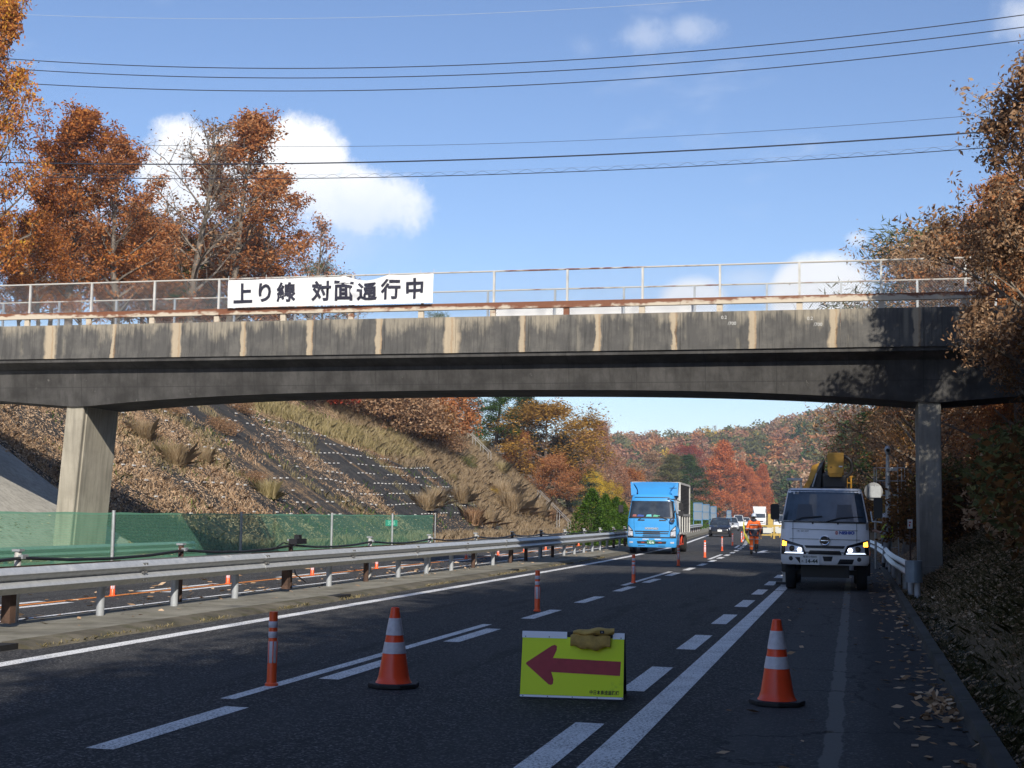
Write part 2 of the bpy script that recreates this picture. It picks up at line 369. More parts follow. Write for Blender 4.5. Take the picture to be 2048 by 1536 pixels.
# median: sloping kerb faces in cast lengths and a flat cap, with dark drain slots
m_medtop = mat('median_concrete', rough=.9, spec=.2, fn=concrete((.27, .255, .21), .55, False, .3))
med = strip('median_strip', -10.72, -9.10, .058, m_medtop, -18, 400)
prof = [(-8.70, .0), (-8.74, .03), (-8.93, .066), (-9.11, .072), (-9.12, -.05), (-8.70, -.05)]
y = -10.0; k = 0
slots = [13.1, 23.4, 36.4, 49.5]
while y < 150:
    L = 4.0 if y < 60 else 8.0
    segs = [(y+.012, y+L-.012)]
    for s_ in slots:
        if y < s_ < y+L: segs = [(y+.012, s_-.42), (s_+.42, y+L-.012)]
    for a, b_ in segs:
        o = MB(); rings = []
        for yy in (a, b_): rings.append([(px+off(yy)+(0 if k % 2 else .008), yy, pz) for px, pz in prof])
        o.loft(rings, smooth=False); o.build('kerb', m_kerb, med)
    y += L; k += 1
m_black = mat('black_void', (.006, .006, .007), .9)
dr = MB()
for s_ in slots: dr.box(-9.1+off(s_), -8.9+off(s_), s_-.42, s_+.42, -.02, .063)
dr.build('drain_recess', m_black, med)
ba = MB(); rings = []
for yy in [-18]+list(np.arange(-10, 150, 6)): rings.append([(-10.74+off(yy), yy, .06), (-10.86+off(yy), yy, .0), (-10.86+off(yy), yy, -.05), (-10.72+off(yy), yy, -.05)])
ba.loft(rings, smooth=False); ba.build('median_back_kerb', m_kerb, med)
# right gutter and kerb
m_gut = mat('dark_kerb_concrete', rough=.9, spec=.2, fn=concrete((.085, .082, .075), .5, False, .35))  # darker base tone than the median kerb
gut = strip('verge_path', .78, 1.36, .0, m_gut, -18, 200)
y = -6.0
while y < 120:
    o = MB(); L = 2.0 if y < 50 else 6
    o.loft([[(.80+off(q), q, -.03), (.82+off(q), q, .09), (.93+off(q), q, .10), (.95+off(q), q, -.03)] for q in (y+.008, y+L-.008)], smooth=False)
    o.build('kerb', m_gut, gut); y += L

# concrete revetment beside the left pier and dark net-covered rock on the cutting
def tz(x, y): return float(terrain(np.array([x]), np.array([y]))[0])
def slope_patch(name, pts_uv, m, lift=.06, res=.8, parent=None):
    pass
def rockmesh(t, b, ob):
    x, y, z = t.sep(ob)
    n = t.noise(ob, 1.2, 6, .65); f = t.noise(ob, 22, 4, .7)
    c = t.mix(t.ramp(n, [(.35, 0), (.65, 1)]), (.028, .028, .03), (.075, .072, .068)); c = t.mix(t.math('MULTIPLY', f, .5), c, (.04, .04, .04))
    # leaf litter caught in runs down the slope
    run = t.noise(t.comb(t.math('MULTIPLY', x, .22), t.math('MULTIPLY', y, 1.15), 0), .75, 5, .65); patch = t.noise(ob, .09, 4, .6); bit = t.noise(ob, 7, 5, .75)
    k = t.math('ADD', t.math('ADD', t.math('MULTIPLY', run, .5), t.math('MULTIPLY', patch, .62)), t.math('MULTIPLY', bit, .5))
    lf = t.mix(t.noise(ob, 16, 3, .8), (.20, .12, .06), (.42, .29, .17))
    c = t.mix(t.ramp(k, [(.88, 0), (.96, 1)]), c, lf)
    t.put(b.inputs['Base Color'], c); setbump(t, b, t.math('ADD', f, t.math('MULTIPLY', k, 1.5)), .9, .07)
m_rock = mat('net_covered_rock', rough=.95, spec=.1, fn=rockmesh)
def patch_mesh(name, yr, zr, m, lift=.07, dy=.7, dz=.5, label=None, edge=None, jag=.25):
    ysn = np.arange(yr[0], yr[1]+.01, dy); n = max(2, int((zr[1]-zr[0])/dz)); V = []
    for yv in ysn:
        zt = edge(yv) if edge else zr[1]
        for i in range(n+1):
            zz = zr[0]+(zt-zr[0])*i/n; x = -22.6-zz/.65+off(yv); V.append((x, yv, tz(x, yv)+lift+jag*(vnoise(np.array([yv*1.3]), np.array([zz*1.9]), 1.7, 6)[0]-.5)*.5))
    V = np.array(V); c = n+1; ii = np.arange(len(ysn)-1)[:, None]*c+np.arange(n)[None]
    F = np.stack([ii, ii+c, ii+c+1, ii+1], -1).reshape(-1, 4)
    o = np_mesh(name, V, F, m); tag(o, kind='structure'); return o
patch_mesh('slope_revetment', (41.6, 104), (.0, 9.0), m_rock, edge=lambda yv: 9.0 if yv < 60 else 9.0-4.2*ss(yv, 60, 104)+.4*math.sin(yv*.7))
patch_mesh('concrete_slope', (28, 41.3), (.0, 5.6), m_conc, lift=.12, jag=.0)
# ------------------------------------------------------------------ overpass
BY0, BY1 = 35.0, 38.3
XL, XR = -34.0, 7.0
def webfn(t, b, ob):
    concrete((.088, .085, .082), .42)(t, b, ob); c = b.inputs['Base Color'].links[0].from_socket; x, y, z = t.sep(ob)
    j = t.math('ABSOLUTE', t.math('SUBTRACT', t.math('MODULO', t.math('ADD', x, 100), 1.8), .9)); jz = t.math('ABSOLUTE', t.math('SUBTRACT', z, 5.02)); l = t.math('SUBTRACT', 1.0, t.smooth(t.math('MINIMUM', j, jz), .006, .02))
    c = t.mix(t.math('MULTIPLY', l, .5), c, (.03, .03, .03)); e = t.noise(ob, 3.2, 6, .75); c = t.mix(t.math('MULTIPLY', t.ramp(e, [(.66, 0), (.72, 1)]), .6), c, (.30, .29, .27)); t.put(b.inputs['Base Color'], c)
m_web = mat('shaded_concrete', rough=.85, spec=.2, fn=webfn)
def parapet(t, b, ob):
    x, y, z = t.sep(ob)
    n = t.noise(ob, 1.6, 7, .65); fine = t.noise(ob, 30, 5, .75)
    # black streaking runs down from a wavy line, palest at the coping
    st = t.noise(t.comb(t.math('MULTIPLY', x, 7), 0, t.math('MULTIPLY', z, .5)), 1.5, 6, .7); wav = t.noise(t.comb(x, 0, t.math('MULTIPLY', z, .4)), 1.0, 6, .68)
    d = t.math('ADD', t.math('SUBTRACT', 6.72, z), t.math('ADD', t.math('MULTIPLY', t.math('SUBTRACT', wav, .5), 2.6), t.math('MULTIPLY', t.math('SUBTRACT', st, .5), .45)))
    c = t.mix(t.smooth(d, -.12, .30), (.31, .275, .215), (.098, .095, .090)); c = t.mix(t.math('MULTIPLY', t.ramp(n, [(.45, 0), (.62, 1)]), .45), c, (.19, .18, .16))
    c = t.mix(t.math('MULTIPLY', t.ramp(st, [(.47, 0), (.66, 1)]), .7), c, (.045, .044, .043))
    # lime and rust washed down below each rail post, 2 m apart
    xm = t.math('SUBTRACT', t.math('MODULO', t.math('ADD', x, 101.3+.16), 2.0), 1.0)
    xm = t.math('ADD', xm, t.math('MULTIPLY', t.math('SUBTRACT', t.noise(ob, 3.5, 4, .7), .5), .16))
    wdt = t.math('MAXIMUM', .03, t.math('ADD', t.math('MULTIPLY', t.math('SUBTRACT', 6.8, z), .035), t.math('MULTIPLY', t.math('SUBTRACT', t.noise(t.comb(x, 0, t.math('MULTIPLY', z, .5)), .55, 4, .7), .36), .75)))
    k = t.math('SUBTRACT', 1.0, t.smooth(t.math('DIVIDE', t.math('ABSOLUTE', xm), wdt), .6, 1.2))
    c = t.mix(t.math('MULTIPLY', k, t.math('ADD', .45, t.math('MULTIPLY', st, .7))), c, (.50, .41, .29))
    xq = t.math('ABSOLUTE', t.math('SUBTRACT', t.math('MODULO', t.math('ADD', x, 100.7), 1.37), .6)); c = t.mix(t.math('MULTIPLY', t.math('SUBTRACT', 1.0, t.smooth(xq, .02, .09)), t.math('MULTIPLY', t.ramp(wav, [(.5, 0), (.6, 1)]), .5)), c, (.30, .27, .21))
    k2 = t.math('SUBTRACT', 1.0, t.smooth(t.math('ABSOLUTE', t.math('SUBTRACT', xm, .06)), .01, .04))
    c = t.mix(t.math('MULTIPLY', k2, t.math('MULTIPLY', st, .7)), c, (.30, .17, .07))
    c = t.mix(t.math('MULTIPLY', t.math('SUBTRACT', fine, .4), .5), c, (.06, .055, .05))
    t.put(b.inputs['Base Color'], c); setbump(t, b, fine, .35, .01)
m_par = mat('stained_parapet_concrete', rough=.88, spec=.2, fn=parapet)
def rusty(paintc, amount):
    def f(t, b, ob):
        x, y, z = t.sep(ob); n = t.noise(t.comb(x, y, t.math('MULTIPLY', z, 2)), 2.2, 7, .72); big = t.noise(t.comb(x, y, 0), .16, 3, .5)
        k = t.math('ADD', t.math('ADD', t.math('MULTIPLY', n, .7), t.math('MULTIPLY', big, .55)), t.math('MULTIPLY', t.smooth(z, 7.0, 7.13), .16))
        c = t.mix(t.ramp(k, [(amount, 0), (amount+.08, 1)]), paintc, t.mix(t.noise(ob, 20, 3, .7), (.10, .032, .014), (.26, .10, .045)))
        t.put(b.inputs['Base Color'], c)
    return f
m_rail = mat('rusting_white_steel', rough=.6, fn=rusty((.52, .45, .35), .62)); m_fencerail = mat('fence_rail_steel', rough=.6, fn=rusty((.50, .47, .42), .80)); m_railtop = mat('rusted_steel', rough=.8, fn=rusty((.42, .34, .26), .42))
m_galv = mat('galvanised_steel', (.42, .44, .45), .45, .55, vary=.15, vscale=6); m_wpost = mat('weathered_white_post', (.50, .49, .46), .55, .1, vary=.2, vscale=5)

br = empty('overpass_bridge', (0, 0, 0), label='stained grey concrete overpass spanning both carriageways with rusty railings', cat='bridge')
gx = np.linspace(-30, 6, 73)
def gbot(x):
    # haunched girder: lowest over the piers at -21.8 and 1.85
    c = (-21.8+1.85)/2; u = abs(x-c)/11.83
    if u <= 1: return 4.86-.05*u-.36*u**3.0
    return 4.45+min(1, (u-1)*3.2)*.28
G = MB(); rings = []
for x in gx:
    zb = gbot(x); rings.append([(x, BY0+.42, 5.52), (x, BY0+.55, zb), (x, BY1-.55, zb), (x, BY1-.42, 5.52)])
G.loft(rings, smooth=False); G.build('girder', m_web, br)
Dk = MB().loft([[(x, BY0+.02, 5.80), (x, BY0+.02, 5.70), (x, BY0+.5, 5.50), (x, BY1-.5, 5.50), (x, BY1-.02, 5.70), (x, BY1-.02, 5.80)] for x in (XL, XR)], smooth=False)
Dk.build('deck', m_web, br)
px = [-23.3+2*i for i in range(14)]; px = [px[0]-2*k for k in (5, 4, 3, 2, 1)]+px+[px[-1]+2, px[-1]+4]
for Yf, Yb in ((BY0, BY0+.2), (BY1-.2, BY1)):
    for i in range(len(px)-1):
        b = MB(); a, c = px[i]+1.0, px[i+1]+1.0
        b.box(a+.004, c-.004, Yf-(.03 if Yf == BY0 else 0), Yb+(.03 if Yf != BY0 else 0), 5.802, 5.92); b.box(a+.004, c-.004, Yf, Yb, 5.924, 6.775)
        b.build('parapet_panel', m_par, br)
# railings on both sides: short posts, box rail, fence posts, top rail, wire net
def wire_net(x0, x1, y, z0, z1, parent, pitch=.075, r=.0026):
    H = z1-z0; V = []; F = []; xx = np.arange(x0-H, x1+H, pitch); k = 0
    for sgn in (1, -1):
        for xa in xx:
            p = [xa, z0]; q = [xa+H*sgn, z1]
            for A, B in ((p, q), (q, p)):
                for lim, cmp in ((x0, -1), (x1, 1)):
                    if (A[0]-lim)*cmp > 0:
                        if (B[0]-lim)*cmp > 0: A[0] = None; break
                        t = (lim-A[0])/(B[0]-A[0]); A[1] = A[1]+(B[1]-A[1])*t; A[0] = lim
                if A[0] is None: break
            if p[0] is None or q[0] is None: continue
            for (dx_, dy_) in ((r, 0), (-r, 0), (0, r*1.7)): V += [(p[0]+dx_, y+dy_, p[1]), (q[0]+dx_, y+dy_, q[1])]
            F += [(k, k+1, k+3, k+2), (k+2, k+3, k+5, k+4), (k+4, k+5, k+1, k)]; k += 6
    o = np_mesh('wire_netting', np.array(V), np.array(F), m_galv, parent); o['kind'] = 'stuff'; return o
for side, Yr in (('near', BY0+.1), ('far', BY1-.1)):
    dd = -1 if side == 'near' else 1
    for i, x in enumerate(px[3:]):
        ox = 1.0 if side == 'far' else 0
        MB().box(x-.075+ox, x+.075+ox, Yr-.06, Yr+.03, 6.775, 6.97).build('rail_post', m_rail, br)
        p = MB().box(x-.028+ox, x+.028+ox, Yr+.034, Yr+.09, 6.776, 8.0); p.build('fence_post', m_wpost if side == 'near' else m_galv, br)
    pxx = px[3:]
    for i in range(0, len(pxx)-1, 3):
        a, c = pxx[i], pxx[min(i+3, len(pxx)-1)]
        if c > 2.0: c = min(c, 3.6)
        MB().box(a-.996+.0, c-1.004 if c < 3 else c, Yr-.10, Yr+.028, 6.972, 7.12).build('guard_rail', m_rail, br)
        MB().box(a-.995, c-1.005 if c < 3 else c, Yr-.085, Yr+.02, 7.122, 7.145).build('guard_rail_top', m_railtop, br)
        MB().tube([(a-1, Yr+.062, 8.01), (c-1 if c < 3 else c, Yr+.062, 8.01)], .022, 6).build('top_rail', m_fencerail, br)
    wire_net(pxx[0], 3.3, Yr+.055, 6.8, 8.0, br)
# piers: slightly raking walls with a recessed band beside the front edge
def pier(cx, zb, zt, lean, w_=.54, d=1.95, y0=35.62):
    rings = []
    for z in (zb, zt):
        ox = cx+lean*(zt-z)*-1
        r = [(ox-w_/2, y0), (ox+w_/2-.02, y0), (ox+w_/2, y0+.03), (ox+w_/2, y0+.09), (ox+w_/2-.03, y0+.10), (ox+w_/2-.03, y0+.22), (ox+w_/2, y0+.24), (ox+w_/2, y0+d), (ox-w_/2, y0+d)]
        rings.append([(a, b_, z) for a, b_ in r])
    return MB().loft(rings, smooth=False)
m_pier = mat('pier_concrete', rough=.85, spec=.2, fn=concrete((.42, .385, .31), .72, True, 0, .8))
m_pier2 = mat('pier_concrete_grey', rough=.85, spec=.2, fn=concrete((.32, .31, .28), .6, True, 0, .9))
pier(-21.95, -.4, 4.50, .065).build('pier', m_pier, br)
pier(1.84, .2, 4.50, 0).build('pier', m_pier2, br)
MB().box(1.4, 2.5, 35.4, 38.0, -.2, .42).build('pier_footing', m_pier2, br)
MB().box(-23.3, -20.9, 35.3, 38.0, -.3, .16).build('pier_footing', m_pier, br)
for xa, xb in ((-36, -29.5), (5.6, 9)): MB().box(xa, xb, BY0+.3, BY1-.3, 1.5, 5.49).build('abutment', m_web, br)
# chalk figures on the parapet
m_chalk = mat('chalk', (.55, .55, .53), .9)
for x, y in ((1448, 635), (1620, 637)):
    p = gY(x, y, BY0-.004); o = text_mesh('chalk_mark', '0.2', .12, m_chalk, br, 0, extrude=.001); face_cam(o, p.x, BY0-.003, p.z); o.rotation_euler[1] = 0
    p = gY(x+16, y+12, BY0-.004); o = text_mesh('chalk_mark', '/700', .12, m_chalk, br, 0, extrude=.001); face_cam(o, p.x, BY0-.003, p.z)

# banner on the near fence
def cloth(t, b, ob):
    n = t.noise(ob, 3, 4, .6); t.put(b.inputs['Base Color'], t.mix(t.ramp(n, [(.3, 0), (.7, 1)]), (.70, .71, .72), (.82, .82, .81)))
m_cloth = mat('white_banner_cloth', rough=.8, spec=.2, fn=cloth); m_ink = mat('navy_black_print', (.018, .018, .035), .7)
tl, blc, tr, brc = gY(458, 561, 34.93), gY(456, 616, 34.93), gY(868, 547, 34.93), gY(866, 606, 34.93)
def bsurf(u, v, out=0.0):
    top = tl.lerp(tr, u); bot = blc.lerp(brc, u)
    sag = .05*math.sin(math.pi*u)*0
    for a, c, d_ in ((.58, .79, .13), (.0, .19, .012), (.19, .4, .012), (.4, .58, .012), (.79, 1, .02)):
        if a < u < c: sag = d_*math.sin(math.pi*(u-a)/(c-a))
    top = top-Vector((0, 0, sag)); p = bot.lerp(top, v)
    wav = .012*math.sin(u*37+v*2)+.02*math.sin(u*11-v*3)*(1-abs(2*v-1))
    cr = .03*math.exp(-((u-.63)*26)**2)*math.sin(v*9)+.02*math.exp(-((u-.69)*24)**2)*math.sin(v*7+2)
    dg = .028*abs(math.sin((u*22-v*2.6)))*math.exp(-((v-.9)*2.6)**2)
    p.y += wav+cr-.03-out-dg; return p
ban = MB(); nu, nv = 150, 14
vs = [bsurf(i/nu, j/nv) for i in range(nu+1) for j in range(nv+1)]
ban.add(vs, [(i*(nv+1)+j, (i+1)*(nv+1)+j, (i+1)*(nv+1)+j+1, i*(nv+1)+j+1) for i in range(nu) for j in range(nv)], smooth=True)
bo = empty('banner', (0, 0, 0), label='long white cloth banner with bold dark Japanese lettering tied to the near bridge fence', cat='banner')
ban.build('cloth', m_cloth, bo)
W = (tr-tl).length; Hb = (tl-blc).length
for ch, u in (('上', .078), ('り', .186), ('線', .293), ('対', .466), ('面', .575), ('通', .687), ('行', .80), ('中', .914)):
    o = text_mesh('lettering', ch, .66, m_ink, bo, .019, extrude=0)
    me = o.data; n = len(me.vertices); co = np.empty(n*3, np.float32); me.vertices.foreach_get('co', co); co = co.reshape(-1, 3)
    mn, mx = co.min(0), co.max(0); cen = (mn+mx)/2; sc = .64*Hb/.9/max(mx[1]-mn[1], .01) if ch != 'り' else .6*Hb/.9/(mx[1]-mn[1])
    if ch == '中': pass
    out = []
    for v in co:
        uu = u+(v[0]-cen[0])*min(sc, 1.3)/W; vv = .52+(v[1]-cen[1])*sc/Hb; q = bsurf(uu, vv, .022); out.append(q)
    me.vertices.foreach_set('co', np.array([c for q in out for c in q], np.float32)); me.update()
m_cord = mat('cord', (.5, .5, .48), .8)
ties = MB()
for u in (0, .19, .4, .58, .79, .94, 1):
    p = bsurf(u, 1); ties.tube([p, p+Vector((.0, .02, .12))], .008, 5)
ties.build('tie_cord', m_cord, bo)
# plain banner, seen from behind, hung on the far fence
fb = empty('far_banner', (0, 0, 0), label='plain back of a white banner hanging on the far bridge fence below the rail', cat='banner')
f = MB(); A = gY(992, 612, BY1+.05); B = gY(1392, 606, BY1+.05)
def fs_(u, v):
    sag = .05*abs(math.sin(u*math.pi*5)); p = A.lerp(B, u); return (p.x, p.y+.03*math.sin(u*40), 6.62+(p.z+.02-sag-6.62)*v)
f.add([fs_(i/60, j/4) for i in range(61) for j in range(5)], [(i*5+j, (i+1)*5+j, (i+1)*5+j+1, i*5+j+1) for i in range(60) for j in range(4)], smooth=True)
f.build('cloth', m_cloth, fb)
# ------------------------------------------------------------------ vegetation
def leafmat(name, stops, trans=.35, scale=.25):
    m = bpy.data.materials.new(name); m.use_nodes = True; t = NT(m.node_tree)
    g = t.new('ShaderNodeNewGeometry'); oi = t.new('ShaderNodeObjectInfo'); tc = t.new('ShaderNodeTexCoord')
    n = t.noise(tc.outputs['Object'], scale, 3, .6)
    k = t.math('ADD', t.math('MULTIPLY', g.outputs['Random Per Island'], .55), t.math('ADD', t.math('MULTIPLY', n, .75), t.math('SUBTRACT', t.math('MULTIPLY', oi.outputs['Random'], .24), .27)))
    c = t.ramp(k, stops); d = t.new('ShaderNodeBsdfDiffuse'); tr = t.new('ShaderNodeBsdfTranslucent'); mx = t.new('ShaderNodeMixShader'); o = t.new('ShaderNodeOutputMaterial')
    t.put(d.inputs[0], c); t.put(tr.inputs[0], c); mx.inputs[0].default_value = trans
    t.l.new(d.outputs[0], mx.inputs[1]); t.l.new(tr.outputs[0], mx.inputs[2]); t.l.new(mx.outputs[0], o.inputs[0]); return m
L = {
 'rust': leafmat('rust_oak_leaves', [(.15, (.12, .05, .022)), (.4, (.37, .135, .05)), (.6, (.50, .215, .08)), (.85, (.48, .28, .14))]),
 'gold': leafmat('orange_and_gold_leaves', [(.15, (.13, .045, .018)), (.4, (.40, .135, .04)), (.62, (.52, .21, .06)), (.76, (.56, .28, .07)), (.88, (.75, .45, .04))]),
 'tan': leafmat('tan_brown_leaves', [(.15, (.12, .06, .03)), (.45, (.34, .20, .11)), (.7, (.46, .30, .18)), (.9, (.58, .43, .29))]),
 'pink': leafmat('salmon_leaves', [(.15, (.14, .06, .035)), (.45, (.36, .17, .10)), (.8, (.48, .28, .18))]),
 'red': leafmat('dark_red_leaves', [(.2, (.09, .015, .012)), (.5, (.30, .05, .025)), (.8, (.48, .11, .05))]),
 'ochre': leafmat('ochre_orange_leaves', [(.15, (.14, .075, .02)), (.4, (.36, .20, .045)), (.65, (.46, .27, .06)), (.88, (.52, .24, .07))]),
 'seq': leafmat('brick_orange_needles', [(.2, (.24, .06, .02)), (.5, (.50, .14, .045)), (.8, (.60, .22, .08))], .2),
 'yellow': leafmat('yellow_leaves', [(.2, (.22, .15, .03)), (.5, (.50, .33, .04)), (.8, (.70, .50, .06))]),
 'olive': leafmat('olive_green_leaves', [(.2, (.05, .055, .022)), (.5, (.11, .12, .05)), (.85, (.19, .17, .06))], .2),
 'green': leafmat('evergreen_needles', [(.2, (.012, .03, .010)), (.5, (.035, .075, .022)), (.85, (.08, .14, .035))], .15),
 'shrub': leafmat('cypress_green', [(.2, (.025, .055, .012)), (.5, (.06, .12, .02)), (.85, (.13, .20, .03))], .2),
 'bluegreen': leafmat('dark_blue_green_leaves', [(.2, (.012, .03, .020)), (.5, (.03, .065, .042)), (.85, (.06, .11, .07))], .15),
 'grass': leafmat('dry_grass', [(.2, (.28, .20, .11)), (.5, (.50, .38, .24)), (.85, (.66, .54, .37))], .55, .6),
 'straw': leafmat('dry_green_grass', [(.2, (.18, .15, .06)), (.5, (.40, .33, .16)), (.85, (.58, .48, .28))], .5, .6),
 'verge': leafmat('verge_grass', [(.2, (.035, .04, .012)), (.5, (.09, .085, .03)), (.85, (.22, .17, .09))], .25, 1.2),
 'litter': leafmat('fallen_leaves', [(.12, (.14, .08, .045)), (.4, (.42, .27, .155)), (.8, (.62, .46, .31))], .1, 1.5),
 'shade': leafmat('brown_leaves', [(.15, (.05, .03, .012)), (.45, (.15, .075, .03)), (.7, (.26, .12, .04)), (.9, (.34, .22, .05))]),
}
def bark(t, b, ob):
    n = t.noise(ob, 3, 6, .7); t.put(b.inputs['Base Color'], t.ramp(n, [(.3, (.07, .055, .042)), (.6, (.20, .17, .14)), (.8, (.30, .27, .23))])); setbump(t, b, n, .6, .03)
m_bark = mat('grey_bark', rough=.95, spec=.1, fn=bark)
m_bark2 = mat('dark_bark', (.06, .045, .035), .95, vary=.4)

def leaves(P, size, aspect=.42, droop=.25, r=None):
    r = r or rng; n = len(P); d = r.normal(size=(n, 3)); d[:, 2] = d[:, 2]*.7-droop; d /= np.linalg.norm(d, axis=1)[:, None]
    q = r.normal(size=(n, 3)); b = np.cross(d, q); b /= np.linalg.norm(b, axis=1)[:, None]+1e-9
    s = size*(.6+.8*r.random(n))[:, None]; a = d*s; b = b*s*aspect*.5
    V = np.stack([P, P+a*.45+b, P+a, P+a*.45-b], 1).reshape(-1, 3); F = np.arange(4*n).reshape(-1, 4); return V, F
def grow(h, seed, spread=.3, nl=26, first=.22, rise=.9, rt=.018, twig=3, shape='oval', subs=5, tipn=5):
    rd = random.Random(seed); tb = MB(); tips = []
    pts = [Vector((0, 0, 0))]; d = Vector((rd.uniform(-.05, .05), rd.uniform(-.05, .05), 1)); n = 9
    for i in range(n):
        d = (d+Vector((rd.uniform(-.09, .09), rd.uniform(-.09, .09), .1))).normalized(); pts.append(pts[-1]+d*h*.93/n)
    r0 = h*rt; tb.tube(pts, [r0*(1.25 if i == 0 else 1-.88*i/n) for i in range(n+1)], 7, 0)
    def along(t):
        f = t*n; i = min(int(f), n-1); return pts[i].lerp(pts[i+1], f-i)
    for k in range(nl):
        t = first+(1-first)*((k+rd.random())/nl); p = along(min(t, .995)); az = k*2.4+rd.uniform(-.5, .5)
        u = (t-first)/(1-first)
        prof = {'oval': math.sin(math.pi*min(1, .16+.84*u)**.8)**.7, 'cone': (1-u)**.85+.04, 'fan': .5+.6*u-.55*u**4, 'column': .75*math.sin(math.pi*(.1+.85*u))**.5}[shape]
        Ln = h*spread*prof*rd.uniform(.75, 1.15)+.25; el = rise*(.45+.6*u)*rd.uniform(.8, 1.2) if shape != 'cone' else .12+.35*u
        dr = Vector((math.cos(az)*math.cos(el), math.sin(az)*math.cos(el), math.sin(el))); q = [p]
        for j in range(4):
            dr = (dr+Vector((rd.uniform(-.2, .2), rd.uniform(-.2, .2), rd.uniform(-.1, .2)))).normalized(); q.append(q[-1]+dr*Ln/4)
        rl = r0*.36*(1-.7*u)+.008; tb.tube(q, [rl*(1-.8*j/4) for j in range(5)], 4, 0, False)
        for s_ in range(subs):
            f = .3+.7*(s_+rd.random())/subs; i = min(int(f*4), 3); b0 = q[i].lerp(q[i+1], f*4-i)
            dd = (dr+Vector((rd.gauss(0, .8), rd.gauss(0, .8), rd.gauss(.12, .4)))).normalized(); l2 = Ln*rd.uniform(.22, .5); b1 = b0+dd*l2*.5; b2 = b1+(dd+Vector((rd.gauss(0, .3), rd.gauss(0, .3), .2))).normalized()*l2*.5
            tb.tube([b0, b1, b2], [rl*.35, rl*.24, rl*.08+.003], 3, 0, False); tips += [b1, b2, b1.lerp(b2, .5)]
            for w_ in range(twig):
                c0 = b0.lerp(b2, rd.uniform(.3, 1)); c1 = c0+Vector((rd.gauss(0, .5), rd.gauss(0, .5), rd.gauss(.15, .4)))*l2*.55
                tb.tube([c0, c1], [.012, .004], 3, 0, False); tips.append(c1)
        tips.append(q[-1])
    return tb, np.array([tuple(t) for t in tips])
PROTO = {}
def proto_tree(key, h, leaf, nleaf, size, seed, sig=.35, aspect=.45, droop=.25, barkm=None, **kw):
    tb, tips = grow(h, seed, **kw); r = np.random.default_rng(seed)
    o = tb.build('trunk', barkm or m_bark); wgt = r.random(len(tips))**1.5+.05; wgt /= wgt.sum()
    idx = r.choice(len(tips), nleaf, p=wgt); P = tips[idx]+r.normal(size=(nleaf, 3))*sig*np.array([1, 1, .75])
    V, F = leaves(P, size, aspect, droop, r); c = np_mesh('crown', V, F, L[leaf] if isinstance(leaf, str) else leaf); c['kind'] = 'stuff'
    top = float(V[:, 2].max()); PROTO[key] = (o.data, c.data, top)
    bpy.data.objects.remove(o); bpy.data.objects.remove(c); return key
def put_tree(key, X, Y, H, label, group=None, rz=None, name='tree', sink=.15, z=None, wide=1.0, leaf=None, cat='tree'):
    tm, cm, top = PROTO[key]; s = H/top; z = tz(X, Y)-sink if z is None else z
    e = empty(name, (X, Y, z), random.uniform(0, 6.28) if rz is None else rz, label, cat, group); e.scale = (s*wide, s*wide, s)
    a = bpy.data.objects.new('trunk', tm); COL.objects.link(a); a.parent = e
    b = bpy.data.objects.new('crown', cm); COL.objects.link(b); b.parent = e; b['kind'] = 'stuff'
    if leaf: b.material_slots[0].link = 'OBJECT'; b.material_slots[0].material = L[leaf]
    return e
def tree_at(key, x, ytop, Y, label, **kw):
    p = gY(x, 1000, Y); tp = gY(x, ytop, Y); z = tz(p.x, Y)-.15
    return put_tree(key, p.x, Y, tp.z-z, label, **kw)
proto_tree('oakA', 15, 'gold', 34000, .185, 1, .22, spread=.25, nl=38, rise=.95, twig=5)
proto_tree('oakB', 15, 'rust', 23000, .185, 2, .19, spread=.23, nl=34, rise=1.0, first=.18, twig=5)
proto_tree('oakC', 13, 'rust', 15000, .175, 3, .17, spread=.25, nl=26, rise=.95)
proto_tree('bare', 15, 'tan', 1300, .20, 4, .25, spread=.24, nl=26, rise=1.15, first=.28, twig=7, subs=6)
proto_tree('thin', 9, 'pink', 1500, .2, 5, .2, spread=.20, nl=16, rise=1.1, first=.2)
proto_tree('tanA', 12, 'tan', 19000, .19, 6, .36, spread=.30, nl=26, rise=.8)
proto_tree('pine', 9, 'olive', 9000, .3, 8, .25, .12, 0, m_bark2, spread=.28, nl=20, rise=.5, first=.3)
proto_tree('cedar', 14, 'green', 15000, .32, 9, .28, .2, .3, m_bark2, spread=.2, nl=44, shape='cone', first=.08, subs=4)
proto_tree('sequoia', 20, 'seq', 24000, .45, 10, .42, .3, .15, m_bark2, spread=.30, nl=80, shape='cone', first=.03, subs=5)
proto_tree('round', 10, 'gold', 22000, .2, 12, .38, spread=.42, nl=30, rise=.7, first=.1)
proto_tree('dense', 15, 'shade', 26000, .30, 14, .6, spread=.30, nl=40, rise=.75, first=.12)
proto_tree('denseB', 13, 'tan', 24000, .17, 15, .38, .35, spread=.34, nl=34, rise=.75, first=.12)

